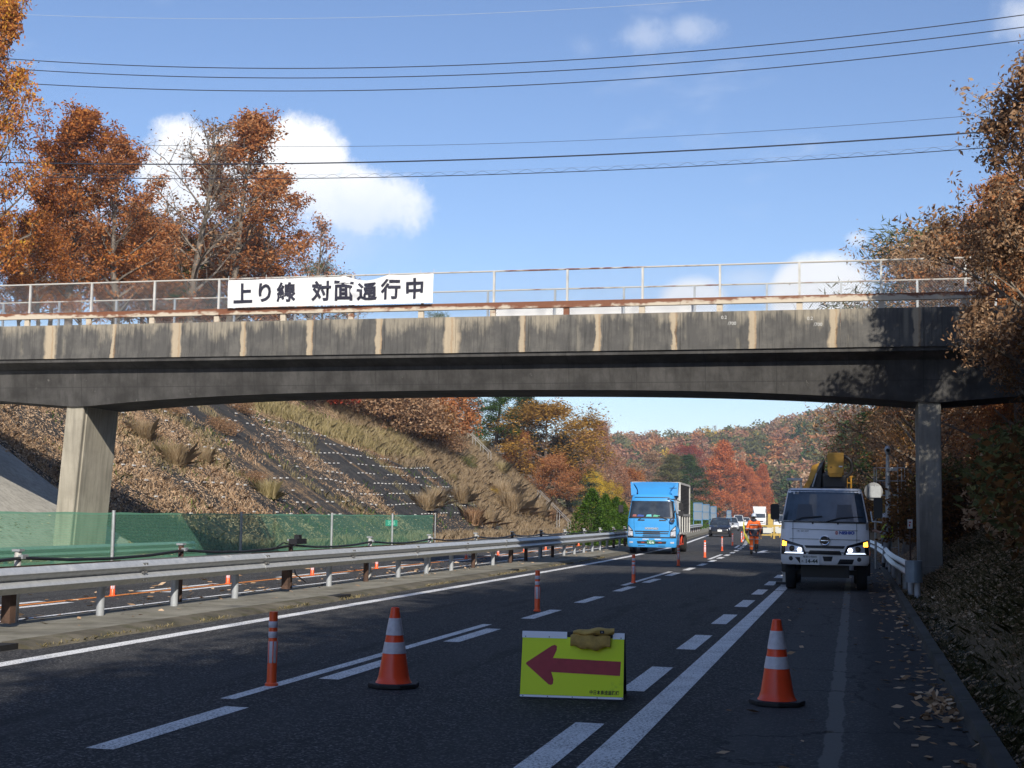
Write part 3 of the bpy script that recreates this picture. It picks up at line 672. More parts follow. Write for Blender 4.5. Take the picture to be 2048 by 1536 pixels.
# wood above the left cutting, one behind another
LG = 'autumn trees above the left cutting'
for a in (
 ('oakB', -75, -40, 50, 'tall rust-leaved tree cut by the left edge, taller than all on that bank', dict(wide=.72, rz=1.0, leaf='gold')),
 ('oakA', 120, 195, 66, 'broad orange tree with yellow lower leaves between the edge tree and the bare tree', dict(wide=1.0, rz=2.6)),
 ('oakC', 222, 262, 66, 'rounded orange-brown tree just behind the yellow-flecked broad tree', dict(rz=.3)),
 ('bare', 352, 232, 78, 'nearly bare pale-trunked tree standing before the white cloud', dict(rz=2.2, wide=1.1)),
 ('oakB', 448, 212, 84, 'tall pointed rust-brown tree rising behind the left end of the banner', dict(rz=.5, wide=1.08)),
 ('oakC', 520, 330, 92, 'rust-brown tree shoulder just right of the tall pointed one', dict(rz=1.5)),
 ('thin', 600, 420, 108, 'slender salmon-leaved sapling at the right end of the left wood', dict(rz=0)),
 ('pine', 640, 508, 118, 'olive green pine top showing above the banner', dict(rz=0, leaf='olive')),
 ('thin', 688, 540, 130, 'small reddish twiggy treetop over the banner middle', dict(rz=1)),
 ('tanA', 60, 420, 56, 'brown-leaved tree filling the gap low beside the left edge', dict(leaf='gold')),
 ('tanA', 290, 430, 76, 'dull rust tree low between the bare tree and broad orange tree', dict(leaf='rust')),
 ('cedar', 355, 470, 84, 'dark evergreen glimpsed low behind the bare tree', dict()),
 ('tanA', 400, 455, 86, 'brown tree low behind the bare tree trunk', dict(leaf='rust')),
 ('pine', 855, 612, 136, 'dark green pine top just showing under the guard rail past the banner', dict(leaf='green'))):
    tree_at(a[0], a[1], a[2], a[3], a[4], group=LG, **a[5])
UG = 'shadowed trees deep in the left wood'
for i, x in enumerate(range(-40, 520, 62)):
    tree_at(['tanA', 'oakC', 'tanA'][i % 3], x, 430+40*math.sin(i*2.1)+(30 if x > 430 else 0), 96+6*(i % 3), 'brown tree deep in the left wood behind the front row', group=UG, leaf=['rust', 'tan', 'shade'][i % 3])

# bushes along the top of the slope: leafy mound
def blob(key, n, size, leaf, rx, rz_, seed, aspect=.5, lumps=14):
    r = np.random.default_rng(seed); C = r.normal(size=(lumps, 3)); C /= np.linalg.norm(C, axis=1)[:, None]; C[:, 2] = np.abs(C[:, 2]); C *= (.35+.45*r.random((lumps, 1)))
    i = r.integers(0, lumps, n); d = r.normal(size=(n, 3)); d /= np.linalg.norm(d, axis=1)[:, None]; P = C[i]+d*(.20+.16*r.random((n, 1))); P *= np.array([rx, rx, rz_]); P[:, 2] = np.abs(P[:, 2])
    V, F = leaves(P, size, aspect, .05, r)
    st = MB()
    for k in range(7): st.tube([(0, 0, -.2), Vector(tuple(C[k]*np.array([rx, rx, rz_])*.6)), Vector(tuple(C[k]*np.array([rx, rx, rz_])))], [.05, .03, .01], 4, 0, False)
    o = st.build('trunk', m_bark2); c = np_mesh('crown', V, F, L[leaf]); PROTO[key] = (o.data, c.data, float(V[:, 2].max())); bpy.data.objects.remove(o); bpy.data.objects.remove(c)
blob('bush', 13000, .11, 'rust', 2.4, 2.6, 21, lumps=26); blob('bush2', 6000, .11, 'tan', 2.0, 1.8, 22)
blob('farA', 3200, .5, 'olive', 4.6, 5.5, 23); blob('farB', 3200, .48, 'pink', 4.2, 5.0, 24); blob('hedge', 3000, .25, 'shrub', 1.6, 2.6, 25)
BG = 'bushes along the top of the left slope'
for x, y, Y, s, lf, lb in (
 (545, 832, 92, 4, 'red', 'crimson maple bush just under the bridge girder'), (620, 842, 96, 3.4, 'red', 'smaller crimson bush right of the crimson maple bush'),
 (655, 850, 100, 4.5, 'tan', 'pale brown bush under the girder middle left'), (720, 858, 104, 5.4, 'tan', 'large tan-leaved bush above the curved rock edge'),
 (790, 868, 108, 6.2, 'tan', 'largest tan and brown bush in the row above the rock'), (850, 850, 118, 6, 'rust', 'rust bush below the dark evergreens'),
 (590, 858, 98, 3.0, 'shade', 'dark low bush beneath the two crimson bushes'), (830, 885, 112, 4, 'shade', 'dark brown bush at the right end of the row'),
 (250, 868, 58, 1.0, 'tan', 'small brown bush high on the slope right of the pier'), (330, 862, 62, 1.0, 'tan', 'ochre bush above the grass tuft near the pier'),
 (440, 870, 66, 1.1, 'tan', 'ochre and brown bush in the middle of the leafy slope'), (500, 905, 60, .9, 'tan', 'rusty bramble patch low on the leafy slope'), (470, 850, 74, 1.3, 'tan', 'brown scrub higher behind the ochre bushes')):
    d = ray(x, y); Yc = Y; p = gY(x, y, Yc); z = tz(p.x, Yc)
    put_tree('bush' if s > 3.5 else 'bush2', p.x, Yc, s, lb, group=BG, name='bush', leaf=lf, z=z-.3, cat='bush')

# trees on the spur and beyond it
SG = 'trees on the spur beyond the slope'
for a in (
 ('cedar', 935, 720, 150, 'dark evergreen touching the girder above the grassy slope', dict(wide=1.5)),
 ('cedar', 985, 742, 146, 'bright green evergreen beside the big orange tree', dict(leaf='shrub', wide=1.5)),
 ('cedar', 1035, 770, 152, 'dark evergreen tucked behind the green one', dict(wide=1.4)),
 ('round', 1085, 788, 150, 'biggest orange and gold tree on the spur', dict(wide=1.75, leaf='ochre')),
 ('round', 1035, 850, 147, 'smaller orange tree in front of the biggest gold one', dict(leaf='rust', wide=.8)),
 ('round', 1112, 900, 146, 'brick red tree below the gold one', dict(leaf='rust', wide=1.3)),
 ('cedar', 1142, 870, 152, 'small blue-green evergreen between red and salmon trees', dict(leaf='bluegreen', wide=2.0)),
 ('oakB', 1190, 835, 190, 'tall salmon tree at the foot of the spur', dict(leaf='pink', wide=1.1)),
 ('oakC', 1222, 905, 200, 'salmon brown tree right of the tall salmon one', dict(leaf='pink', wide=1.3)),
 ('round', 1175, 930, 165, 'yellow-leaved tree where spur meets the road', dict(leaf='yellow', wide=.9)),
 ('round', 1215, 955, 175, 'olive yellow tree left of the blue truck', dict(leaf='yellow', wide=.9)),
 ('round', 1250, 925, 230, 'dull orange tree behind the blue truck cab', dict(leaf='gold', wide=1.1)),
 ('oakC', 1300, 898, 300, 'bronze tree above the blue truck box', dict(leaf='tan', wide=1.5)),
 ('cedar', 1335, 905, 270, 'dark green cedar right above the blue truck', dict(leaf='olive', wide=1.6)),
 ('cedar', 1385, 905, 275, 'second green cedar beside the brick-orange conifer', dict(leaf='green', wide=1.7)),
 ('cedar', 1350, 915, 280, 'narrow lighter green cedar between two dark ones', dict(leaf='olive', wide=1.2)),
 ('sequoia', 1438, 876, 330, 'tallest brick-orange conifer, pointed like a cone', dict(wide=1.0, name='conifer')),
 ('sequoia', 1493, 918, 370, 'left one of the three joined brick-orange conifers', dict(wide=.85, name='conifer')),
 ('sequoia', 1508, 932, 365, 'shortest, middle of the three joined orange conifers', dict(wide=.8, name='conifer')),
 ('sequoia', 1524, 925, 372, 'right one of the three joined orange conifers', dict(wide=.85, name='conifer')),
 ('round', 1375, 880, 420, 'dark wine red round tree left of the tallest orange conifer', dict(leaf='red')),
 ('bare', 1425, 850, 600, 'bare grey treetop on the skyline above the tallest conifer', dict()),
 ('bare', 1462, 855, 600, 'smaller bare treetop on the skyline', dict())):
    nm = a[5].pop('name', 'tree'); tree_at(a[0], a[1], a[2], a[3], a[4], group=SG, name=nm, **a[5])

# conical cypress shrubs in the median, hedge further on
CG = 'cypress shrubs in the median'
def cone_shrub(key, seed, h=3.0, rad=1.05):
    r = np.random.default_rng(seed); n = 7000; u = r.random(n)**1.3; ang = r.random(n)*6.283; lob = 1+.16*np.sin(ang*3+seed)+.22*(vnoise(ang*2.2, u*5, 1, seed)-.5)*2
    rr = rad*np.where(u < .22, .62+1.7*u, 1.0*(1-(u-.22)/.78)**.75)*lob*(.72+.3*r.random(n)); P = np.stack([np.cos(ang)*rr, np.sin(ang)*rr, .12+u*h*(.95+.05*lob)], 1)
    V, F = leaves(P, .18, .22, -.5, r); st = MB().tube([(0, 0, -.1), (0, 0, h*.8)], [.08, .02], 6); o = st.build('trunk', m_bark2); c = np_mesh('crown', V, F, L['shrub'])
    PROTO[key] = (o.data, c.data, float(V[:, 2].max())); bpy.data.objects.remove(o); bpy.data.objects.remove(c)
cone_shrub('cypA', 31); cone_shrub('cypB', 32)
for i, (x, yt, Y) in enumerate(((1184, 972, 66), (1212, 985, 68.5), (1232, 990, 71), (1246, 1000, 75))):
    X = -11.6+off(Y); 
    tree_at('cypA' if i % 2 == 0 else 'cypB', x, yt, Y+4, ['tallest conical cypress shrub, first in the median row left of the truck', 'second conical cypress shrub beside the blue truck', 'shaded cypress shrub close to the truck mirror', 'last cypress shrub hidden partly by the blue truck'][i], group=CG, name='cypress_shrub', cat='shrub', wide=[1.08, .95, 1, 1][i])
b = MB(); hp = []
r_ = np.random.default_rng(5)
for Y in np.arange(96, 200, .5):
    n = 130; X = -11.9+off(Y)+r_.normal(size=n)*.55; z = r_.random(n)*(2.75+.25*math.sin(Y*1.1)); hp.append(np.stack([X, np.full(n, Y)+r_.random(n)*.5, z+.1], 1))
V, F = leaves(np.concatenate(hp), .3, .3, -.3, r_); hd = np_mesh('foliage', V, F, L['shrub']); hd['kind'] = 'stuff'
he = empty('hedge', (0, 0, 0), label='clipped green hedge running along the median behind the glare panels', cat='hedge'); hd.parent = he
hs = MB()
for Y in np.arange(97, 200, 3): hs.tube([(-11.9+off(Y), Y, -.1), (-11.9+off(Y), Y, 1.6)], .05, 5)
q = hs.build('stems', m_bark2, he, kind='stuff')

# far wooded ridge
rf = np.random.default_rng(77); nmade = 0; extra = []
LB = {'olive': 'olive green treetop on the far wooded ridge', 'pink': 'salmon brown treetop on the far wooded ridge', 'tan': 'tan treetop on the far wooded ridge', 'rust': 'rust orange treetop on the far wooded ridge', 'green': 'dark green treetop on the far wooded ridge', 'yellow': 'yellowish treetop on the far wooded ridge'}
cand = []
for i in range(1500):
    Y = 360+rf.random()*310; a = R(14)-math.atan((1150+rf.random()*1000-1024)/FPX) if i % 3 else R(14)-math.atan((rf.random()*4200-2100)/FPX)
    X = -math.tan(a)*Y
    if abs(X-off(Y)+10) < 14 and Y < 430: continue
    p = (X, Y); cand.append(p)
kinds = ['olive', 'olive', 'pink', 'tan', 'rust', 'green', 'olive', 'tan', 'pink', 'yellow']
for X, Y in cand:
    ang = math.degrees(math.atan2(X, Y)); vis = -12 < ang < 0
    if not vis: 
        if rf.random() < .8: continue
    k = kinds[int(vnoise(np.array([X]), np.array([Y*.7]), 16, 5)[0]*9.99+rf.normal()*.9) % 10]; base = 'farA' if k in ('olive', 'green', 'yellow') else 'farB'
    h = 7+5*rf.random()
    if vis and nmade < 250 and rf.random() < .62:
        put_tree(base, X, Y, h, LB[k], group=LB[k].replace('treetop', 'treetops'), leaf=k, sink=1.0, wide=1.15); nmade += 1
    else: extra.append((X, Y, tz(X, Y)-1, h, k))
for k in LB:
    pts = [e for e in extra if e[4] == k]
    if not pts: continue
    Vs = []; n = 0
    for X, Y, z, h, _ in pts:
        m_ = 900; d = rf.normal(size=(m_, 3)); d /= np.linalg.norm(d, axis=1)[:, None]; d[:, 2] = np.abs(d[:, 2]); P = d*np.array([4.8, 4.8, h])*(.75+.3*rf.random((m_, 1)))+np.array([X, Y, z]); Vs.append(P)
    V, F = leaves(np.concatenate(Vs), 1.0, .6, .05, rf); o = np_mesh('forest', V, F, L[k]); o['kind'] = 'stuff'

# right cutting: dark wood, plus the rows behind the viewer that shade the road
RG = 'shaded trees on the right cutting'
for a in (
 ('oakA', 2100, 60, 30, 'tall sunlit tan tree at the right edge above the bridge', dict(rz=.4, wide=.85, leaf='tan')),
 ('oakB', 2040, 320, 41, 'tall narrow rust tree behind the right end of the overpass', dict(rz=2.4, wide=.8, leaf='rust')),
 
 ('denseB', 2150, 540, 30, 'dark-leaved tree hiding the right end of the parapet', dict(rz=5, wide=1.0, leaf='shade')),
 ('denseB', 2000, 330, 44, 'coppery tree right of the bridge fence end', dict(rz=2, leaf='rust', wide=.9)),
 ('denseB', 1815, 392, 52, 'copper-brown tree behind the right end of the bridge railing', dict(rz=1.2, leaf='tan', wide=.95)),
 ('pine', 1905, 405, 58, 'green pine peeping between the copper trees on the right', dict(leaf='olive'))):
    tree_at(a[0], a[1], a[2], a[3], a[4], group='sunlit trees on the right bank', **a[5])
spots = [(7.6, 30), (9.5, 24), (8.2, 20.5), (9.5, 34), (12, 28), (6.4, 42), (10, 40), (7.0, 49), (11, 47), (6.6, 55), (10, 58), (5.5, 63), (6, 70), (10, 73), (5.2, 78), (6.5, 86), (6, 95), (10, 92), (6, 104), (6, 114), (8, 124), (6, 136), (9, 150), (7, 165), (9, 180)]
for i, (X, Y) in enumerate(spots):
    X = X+off(Y); hmax = 8.5 if Y < 36 else 6.2+.8*math.sin(i*1.7)
    if Y > 60: hmax = 7.5+1.5*math.sin(i*2)
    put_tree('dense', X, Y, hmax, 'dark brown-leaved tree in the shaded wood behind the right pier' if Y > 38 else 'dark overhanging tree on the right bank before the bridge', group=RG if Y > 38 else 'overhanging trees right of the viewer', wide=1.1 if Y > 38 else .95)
for i, (x, Y, yt) in enumerate(((1690, 150, 838), (1720, 130, 830), (1750, 105, 815), (1665, 190, 870))):
    tree_at('cedar' if i % 2 == 0 else 'bare', x, yt, Y, ['dark evergreen where the right wood meets the sky', 'leaning bare tree arching over the right lane far off', 'dark evergreen above the boom of the work truck', 'bare thin tree beside the far right wood'][i], wide=1.5, group='trees at the far end of the right wood')
for X, Y in ((11, 16), (13, 10), (11.5, 22), (10.5, 10)): put_tree('dense', X, Y, random.uniform(7, 8), 'tall brown-leaved tree on the right bank beside the viewer', group='overhanging trees right of the viewer', wide=1.05)
for i in range(20):
    X = 2.5+3.2*(i % 3)+random.uniform(-.8, .8); Y = -15+4.4*(i//3)+random.uniform(-1.5, 1.5)
    if Y > 15 and X < 5: continue
    X = X+max(0, .115*(Y+6)+5.2-X) if Y > -8 else X
    put_tree('dense', X, Y, random.uniform(12.5, 16), 'tall brown-leaved tree on the right bank beside the viewer', group='overhanging trees right of the viewer', wide=1.05)
# ------------------------------------------------------------------ guard rails, cable fence, net fence
def beammat(rust):
    def f(t, b, ob):
        x, y, z = t.sep(ob); n = t.noise(t.comb(x, t.math('MULTIPLY', y, .5), z), 2.5, 6, .7); k = t.math('ADD', n, t.math('MULTIPLY', t.math('SUBTRACT', z, .62), 2.2*rust))
        c = t.mix(t.ramp(t.noise(ob, 9, 4, .7), [(.3, 0), (.7, 1)]), (.40, .42, .43), (.55, .56, .56))
        c = t.mix(t.ramp(k, [(.70-rust*.12, 0), (.78-rust*.1, 1)]), c, (.16, .085, .045)); t.put(b.inputs['Base Color'], c)
        t.put(b.inputs['Metallic'], t.ramp(k, [(.62, .35), (.7, 0)]))
    return f
m_beam = mat('galvanised_beam', rough=.42, fn=beammat(.15)); m_beamr = mat('rust_streaked_beam', rough=.55, fn=beammat(1.0))
m_brown = mat('rusted_post', (.075, .042, .028), .85, vary=.45, vscale=6); m_pgrey = mat('grey_painted_post', (.36, .38, .40), .5, .2, vary=.15)
m_bolt = mat('bolt_head', (.10, .10, .10), .6)
def wprof(zt, face):     # two-ridged section, 0.33 m tall; face=+1 bulges towards +x
    h = .165; P = []
    for i in range(13):
        z = zt-.33*i/12; u = i/12; d = .078*(.5-.5*math.cos(u*4*math.pi))**.8
        P.append((face*d, z))
    return P
def beam_run(parent, X, face, y0, y1, L, zt, rusts=(), back=False):
    y = y0; k = 0
    while y < y1:
        P = wprof(zt, face); b = MB(); rings = []
        for yy in (y, y+L*.5, y+L+.16):
            xo = X+off(yy)+(.004 if k % 2 else 0)*face; ring = [(xo+px_, yy, pz) for px_, pz in P]+[(xo+px_-.006*face, yy, pz) for px_, pz in reversed(P)]; rings.append(ring)
        b.loft(rings)
        o = b.build('rail_beam', m_beamr if k in rusts else m_beam, parent)
        if not back and y < 40:
            bb = MB()
            for yy in (y+.06, y+.14):
                for zz in (zt-.05, zt-.17, zt-.28): bb.cbox(X+face*.035+off(yy)+.02*face, yy, zz, .04, .03, .03)
            bb.build('bolts', m_bolt, o, kind='stuff')
        y += L; k += 1
gr = empty('guard_rail', (0, 0, 0), label='long double-ridged steel guard rail with bolted beams along the median', cat='guard rail')
Ys0 = 15.28-2.16*3
beam_run(gr, -10.08, 1, 18.2-4.32*2, 150, 4.32, .80, rusts=(12, 17, 20)); beam_run(gr, -10.36, -1, 18.2-4.32*2, 100, 4.32, .80, rusts=(0, 1, 3, 4, 8, 9), back=True)
i = 0; y = Ys0
while y < 150:
    dark = i in (3, 7, 9, 13, 15, 16, 18) or y > 60 and i % 2
    b = MB()
    if i in (3, 7): b.cbox(-10.22+off(y), y, .42, .125, .125, .62)
    else: b.tube([(-10.22+off(y), y, .02), (-10.22+off(y), y, .74)], .057, 12)
    b.build('post', m_brown if dark else m_pgrey, gr); i += 1; y += 2.16
cf = empty('cable_fence', (0, 0, 0), label='thick black cable carried on short white posts behind the median guard rail', cat='cable fence')
m_cable = mat('black_cable', (.012, .012, .014), .5)
cyl = [16.0-4.5*2+4.5*i for i in range(24)]
for i, y in enumerate(cyl):
    x = -10.60+off(y); p = MB().tube([(x, y, .02), (x, y, 1.0)], .045, 10).build('post', m_wpost if i % 5 < 3 else m_brown, cf)
    c = MB(); c.cbox(x+.03, y, .90, .13, .07, .05); c.cbox(x+.02, y+.10, .905, .05, .14, .045); c.cbox(x, y, .985, .115, .115, .03); c.build('clamp', m_galv, cf)
cp = []
for i in range(len(cyl)-1):
    for k in range(4):
        u = k/4; y = cyl[i]+4.5*u; cp.append((-10.55+off(y), y, .885-.07*4*u*(1-u)))
MB().tube(cp, .022, 6).build('cable', m_cable, cf)
cb = MB(); y = cyl[4]; cb.tube([(-10.5, y-.9, .87), (-10.45, y-.7, .95), (-10.45, y-.3, .90), (-10.47, y-.2, .60), (-10.3, y-.45, .35), (-10.15, y-.3, .2)], .013, 5); cb.cbox(-10.5, y+.1, .96, .16, .5, .10); cb.cbox(-10.5, y+.1, 1.04, .10, .14, .1)
cb.build('cable_joint', m_cable, cf)

def netm(t, b, ob):
    x, y, z = t.sep(ob); wv = t.math('SINE', t.math('MULTIPLY', z, 2*math.pi/.045))
    o = t.n['Material Output'] if 'Material Output' in t.n else [n for n in t.n if n.type == 'OUTPUT_MATERIAL'][0]
    tr = t.new('ShaderNodeBsdfTransparent'); d = t.new('ShaderNodeBsdfDiffuse'); tl_ = t.new('ShaderNodeBsdfTranslucent'); a = t.new('ShaderNodeMixShader'); mx = t.new('ShaderNodeMixShader')
    tr.inputs[0].default_value = (.72, .95, .82, 1); c = (.20, .48, .33, 1); d.inputs[0].default_value = c; tl_.inputs[0].default_value = c; a.inputs[0].default_value = .4
    t.l.new(d.outputs[0], a.inputs[1]); t.l.new(tl_.outputs[0], a.inputs[2]); hem = t.math('ADD', t.smooth(z, 1.36, 1.38), t.math('SUBTRACT', 1.0, t.smooth(z, .10, .12)))
    t.put(mx.inputs[0], t.math('MINIMUM', t.math('ADD', t.math('ADD', .42, t.math('MULTIPLY', wv, .07)), t.math('MULTIPLY', hem, .35)), 1.0))
    t.l.new(tr.outputs[0], mx.inputs[1]); t.l.new(a.outputs[0], mx.inputs[2]); t.l.new(mx.outputs[0], o.inputs[0])
m_net = mat('green_netting', fn=netm)
nf = empty('net_fence', (0, 0, 0), label='translucent green net fence standing along the far shoulder', cat='fence')
nb = MB(); yy = list(np.arange(20, 70.5, .55)); vs = []
for y in yy:
    wv = .02*math.sin(y*1.9)+.012*math.sin(y*5.3); vs += [(-20.85+off(y)+wv, y, .03), (-20.85+off(y)-wv*.6, y, .7), (-20.85+off(y)+wv*.3, y, 1.42+.012*math.sin(y*2.1))]
n = 3
nb.add(vs, [(i*n+j, (i+1)*n+j, (i+1)*n+j+1, i*n+j+1) for i in range(len(yy)-1) for j in range(n-1)], smooth=True); nb.build('net', m_net, nf)
for y in (18.8, 27.3, 36.0, 44.7, 53.8, 62.3, 70.3): MB().tube([(-20.79+off(y), y, -.05), (-20.79+off(y), y, 1.49)], .052 if y < 70 else .03, 10).build('post', m_galv, nf)
g2 = empty('guard_rail', (0, 0, 0), label='low guard rail behind the green net, ending near the second net post', cat='guard rail')
beam_run(g2, -21.3, 1, 20.5, 41.5, 4.3, .50, back=True)
for y in np.arange(21, 43, 2.15): MB().tube([(-21.4, y, -.2), (-21.4, y, .42)], .057, 10).build('post', m_galv, g2)
# right shoulder rail with sleeved end
g3 = empty('guard_rail', (0, 0, 0), label='short guard rail with grey sleeved end beside the right pier', cat='guard rail')
b = MB(); rings = []
path = [(1.06, 28.7), (1.00, 31), (.93, 34), (.90, 38), (.93, 44), (.80, 52), (.55, 60), (.1, 72)]
for x, y in path: 
    P = wprof(.72, -1); rings.append([(x+px_, y, pz) for px_, pz in P]+[(x+px_+.006, y, pz) for px_, pz in reversed(P)])
b.loft(rings); b.build('rail_beam', m_beam, g3)
sl = MB(); ring = []
for a_ in range(0, 181, 15):
    t_ = R(180+a_); ring.append((1.14+.165*math.cos(t_), 28.75+.165*math.sin(t_)))
sl.prism(ring+[(1.305-.0, 28.9), (.975, 28.9)], (.31, .74), 'z', smooth=False); sl.build('end_sleeve', mat('blue_grey_steel', (.20, .25, .30), .45, .4, vary=.2), g3)
for x, y in ((1.2, 28.7), (1.12, 29.9), (1.08, 31.9), (1.0, 34), (1.0, 38), (1.0, 42), (1.0, 46)): MB().tube([(x, y, -.1), (x, y, .62)], .06, 10).build('post', m_pgrey, g3)

# ------------------------------------------------------------------ delineator posts, cones, sign board
m_or = mat('orange_plastic', (.95, .12, .03), .38, spec=.5, vary=.12, vscale=8); m_refl = mat('grey_reflective_band', (.62, .62, .68), .35, vary=.12, vscale=25); m_rub = mat('black_rubber', (.018, .018, .020), .7, vary=.3)
m_redc = mat('red_orange_cone', (.95, .085, .025), .3, spec=.5, vary=.1, vscale=6)
def delineator():
    e = empty('delineator_post'); 
    MB().lathe([(.0, .0), (.058, .0), (.06, .018), (.046, .03), (.043, .05), (.043, .19), (.038, .2), (.038, .63), (.036, .65), (0, .652)], 20).build('post', m_or, e)
    for z0, z1 in ((.51, .565), (.42, .475), (.20, .39)):
        MB().lathe([(.0385, z0), (.0405, z0+.003), (.0405, z1-.003), (.0385, z1)], 20).build('reflective_band', m_refl, e)
    rb = MB()
    for a_ in (60, 120, 240, 300, 0, 180): rb.box(.0395*math.cos(R(a_))-.004, .0395*math.cos(R(a_))+.004, .0395*math.sin(R(a_))-.004, .0395*math.sin(R(a_))+.004, .2, .39)
    rb.build('rib', m_or, e, kind='stuff')
    return e
d0 = delineator()
DL = ['nearest delineator post, orange with white bands, left of the first cone', 'second delineator post, between the left cone and the blue truck', 'third delineator post, left of the blue truck front', 'fourth delineator post, at the blue truck front corner', 'fifth delineator post, brightly sunlit right of the truck',
      'sixth delineator post, before the black car', 'seventh delineator post, right of the black car', 'eighth delineator post, far off beside the silver car', 'ninth delineator post, small beside the walking worker', 'last delineator post before the yellow barricade']
dp = [(-5.03, 11.52), (-4.95, 21.74), (-4.98, 31.88), (-5.38, 43.54), (-5.57, 53.27), (-5.91, 64.03), (-6.53, 76.95), (-6.9, 88), (-7.7, 100), (-8.4, 112)]
for i, (x, y) in enumerate(dp):
    o = d0 if i == 0 else copy_tree(d0); o.location = (x, y, .004); o.rotation_euler.z = i*1.1
    tag(o, DL[i], 'delineator post', 'delineator posts along our centre line')
k = 0
for y in np.arange(22.2-9.3, 170, 4.65):
    o = copy_tree(d0); o.location = (-12.78+off(y), y, .004); o.scale = (1, 1, .6)
    tag(o, 'small orange delineator on the orange line of the far carriageway', 'delineator post', 'delineator posts on the far carriageway'); k += 1
def cone(x, y, rz, label, lean=0):
    e = empty('traffic_cone', (x, y, .004), rz, label, 'traffic cone', 'traffic cones'); prof = lambda z: .145-(z-.045)*(.145-.036)/.655
    b = MB().lathe([(.165, .035), (.16, .045), (.148, .06), (prof(.10), .10), (prof(.4), .4), (.036, .695), (.028, .70), (.026, .68)], 36); b.build('cone_body', m_redc, e)
    for z0, z1 in ((.295, .395), (.455, .605)):
        MB().lathe([(prof(z0)+.0005, z0), (prof(z0)+.003, z0+.002), (prof(z1)+.003, z1-.002), (prof(z1)+.0005, z1)], 36).build('reflective_band', m_refl, e)
    p = []
    for i in range(8): t_ = R(22.5+45*i); p.append((.235*math.cos(t_)*(1.0), .235*math.sin(t_)))
    MB().prism(p, (.0, .038), 'z').build('rubber_base', m_rub, e, bevel=.008)
    return e
c1 = gz(787, 1374); c2 = gz(1554, 1409)
cone(c1.x, c1.y, .15, 'traffic cone standing on the left of the arrow board'); cone(c2.x, c2.y, .5, 'traffic cone on the right shoulder before the work truck')

m_lime = mat('fluorescent_yellow_sheet', rough=.45, fn=lambda t, b, ob: (t.put(b.inputs['Base Color'], t.mix(t.ramp(t.noise(ob, 5, 5, .7), [(.62, 0), (.72, 1)]), (.80, 1.0, .0), (.58, .80, .01))), None)[1])
m_arrow = mat('dull_red_print', (.42, .04, .055), .55, vary=.12, vscale=14); m_alu = mat('white_aluminium', (.78, .82, .90), .35, .1); m_txt = mat('black_print', (.02, .03, .01), .6); m_dk = mat('dark_sign_back', (.015, .017, .022), .6)
bl, brr = gz(1037, 1396), gz(1249, 1403); SW = (brr-bl).length; sb = empty('arrow_board', (*((bl+brr)/2)[:2], .004), math.atan2(brr.y-bl.y, brr.x-bl.x), 'fluorescent yellow folding board with a dark red arrow pointing left', 'sign')
SH = .565; tilt = R(-14); w2 = SW/2*.985
fp = bpy.data.objects.new('front_panel', None)
def tl_pt(x, s, d=0): return (x*(1-.012*s), s*math.sin(-tilt)-d*math.cos(tilt), s*math.cos(tilt)-d*math.sin(-tilt))   # s runs up the leaning board, d proud of it
def plate(x0, x1, s0, s1, d0, d1, m, name, mi=0):
    b = MB(); v = [tl_pt(x, s, d) for d in (d0, d1) for x, s in ((x0, s0), (x1, s0), (x1, s1), (x0, s1))]
    b.add(v, [(0, 1, 2, 3), (4, 7, 6, 5), (0, 4, 5, 1), (1, 5, 6, 2), (2, 6, 7, 3), (3, 7, 4, 0)]); return b.build(name, m, sb)
plate(-w2, w2, .0, SH, -.012, .0, m_dk, 'front_panel'); plate(-w2+.004, w2-.004, .03, SH-.045, .001, .003, m_lime, 'front_sheet')
plate(-w2+.004, w2-.004, .012, .028, .001, .006, m_alu, 'bottom_strip'); plate(-w2, -w2+.44*2*w2, SH-.055, SH, .001, .006, m_alu, 'top_strip'); plate(w2-.10, w2, SH-.05, SH, .001, .006, m_alu, 'top_strip')
plate(-w2+.45*2*w2, w2-.10, SH-.038, SH-.002, .001, .004, m_dk, 'handle_slot')
rv = MB()
for x, s in [(-w2+.03+i*.205, SH-.045) for i in range(3)]+[(-w2+.03+i*.21, .02) for i in range(5)]+[(w2-.03, SH-.04)]:
    a_ = tl_pt(x, s, .006); rv.cbox(*a_, .008, .006, .008)
rv.build('rivets', m_bolt, sb, kind='stuff')
# arrow with rounded barbs
def U(px_, py_): return (-w2+(px_-265)/(1715-265)*2*w2, SH*.93*(1-(py_-290)/(1110-290))+.015)
AO = [(335, 680), (345, 665), (690, 440), (735, 425), (765, 445), (762, 495), (715, 600), (1668, 625), (1658, 810), (698, 785), (732, 880), (728, 935), (700, 955), (665, 945), (345, 695)]
arb = MB(); arb.add([tl_pt(*U(a_, b_+(0 if True else 0)), .0045) for a_, b_ in AO], [tuple(range(len(AO)))[::-1]]); arb.build('arrow', m_arrow, sb)
o = text_mesh('lettering', '中日本高速道路㈱', .034, m_txt, sb, .0006, extrude=0); o.location = tl_pt(w2-.165, .062, .005); o.rotation_euler = (R(90)+tilt, 0, 0); o.scale = (.92, 1.15, 1)
# rear leg panel of the folding board
b = MB(); T = Vector(tl_pt(0, SH, -.014)); 
v = [(-w2, T.y, T.z), (w2, T.y, T.z), (w2+.0, T.y+.28, 0), (-w2, T.y+.28, 0)]; b.add(v+[(x, y+.015, z) for x, y, z in v], [(0, 1, 2, 3), (7, 6, 5, 4), (0, 4, 5, 1), (1, 5, 6, 2), (2, 6, 7, 3), (3, 7, 4, 0)]); b.build('rear_panel', m_dk, sb)
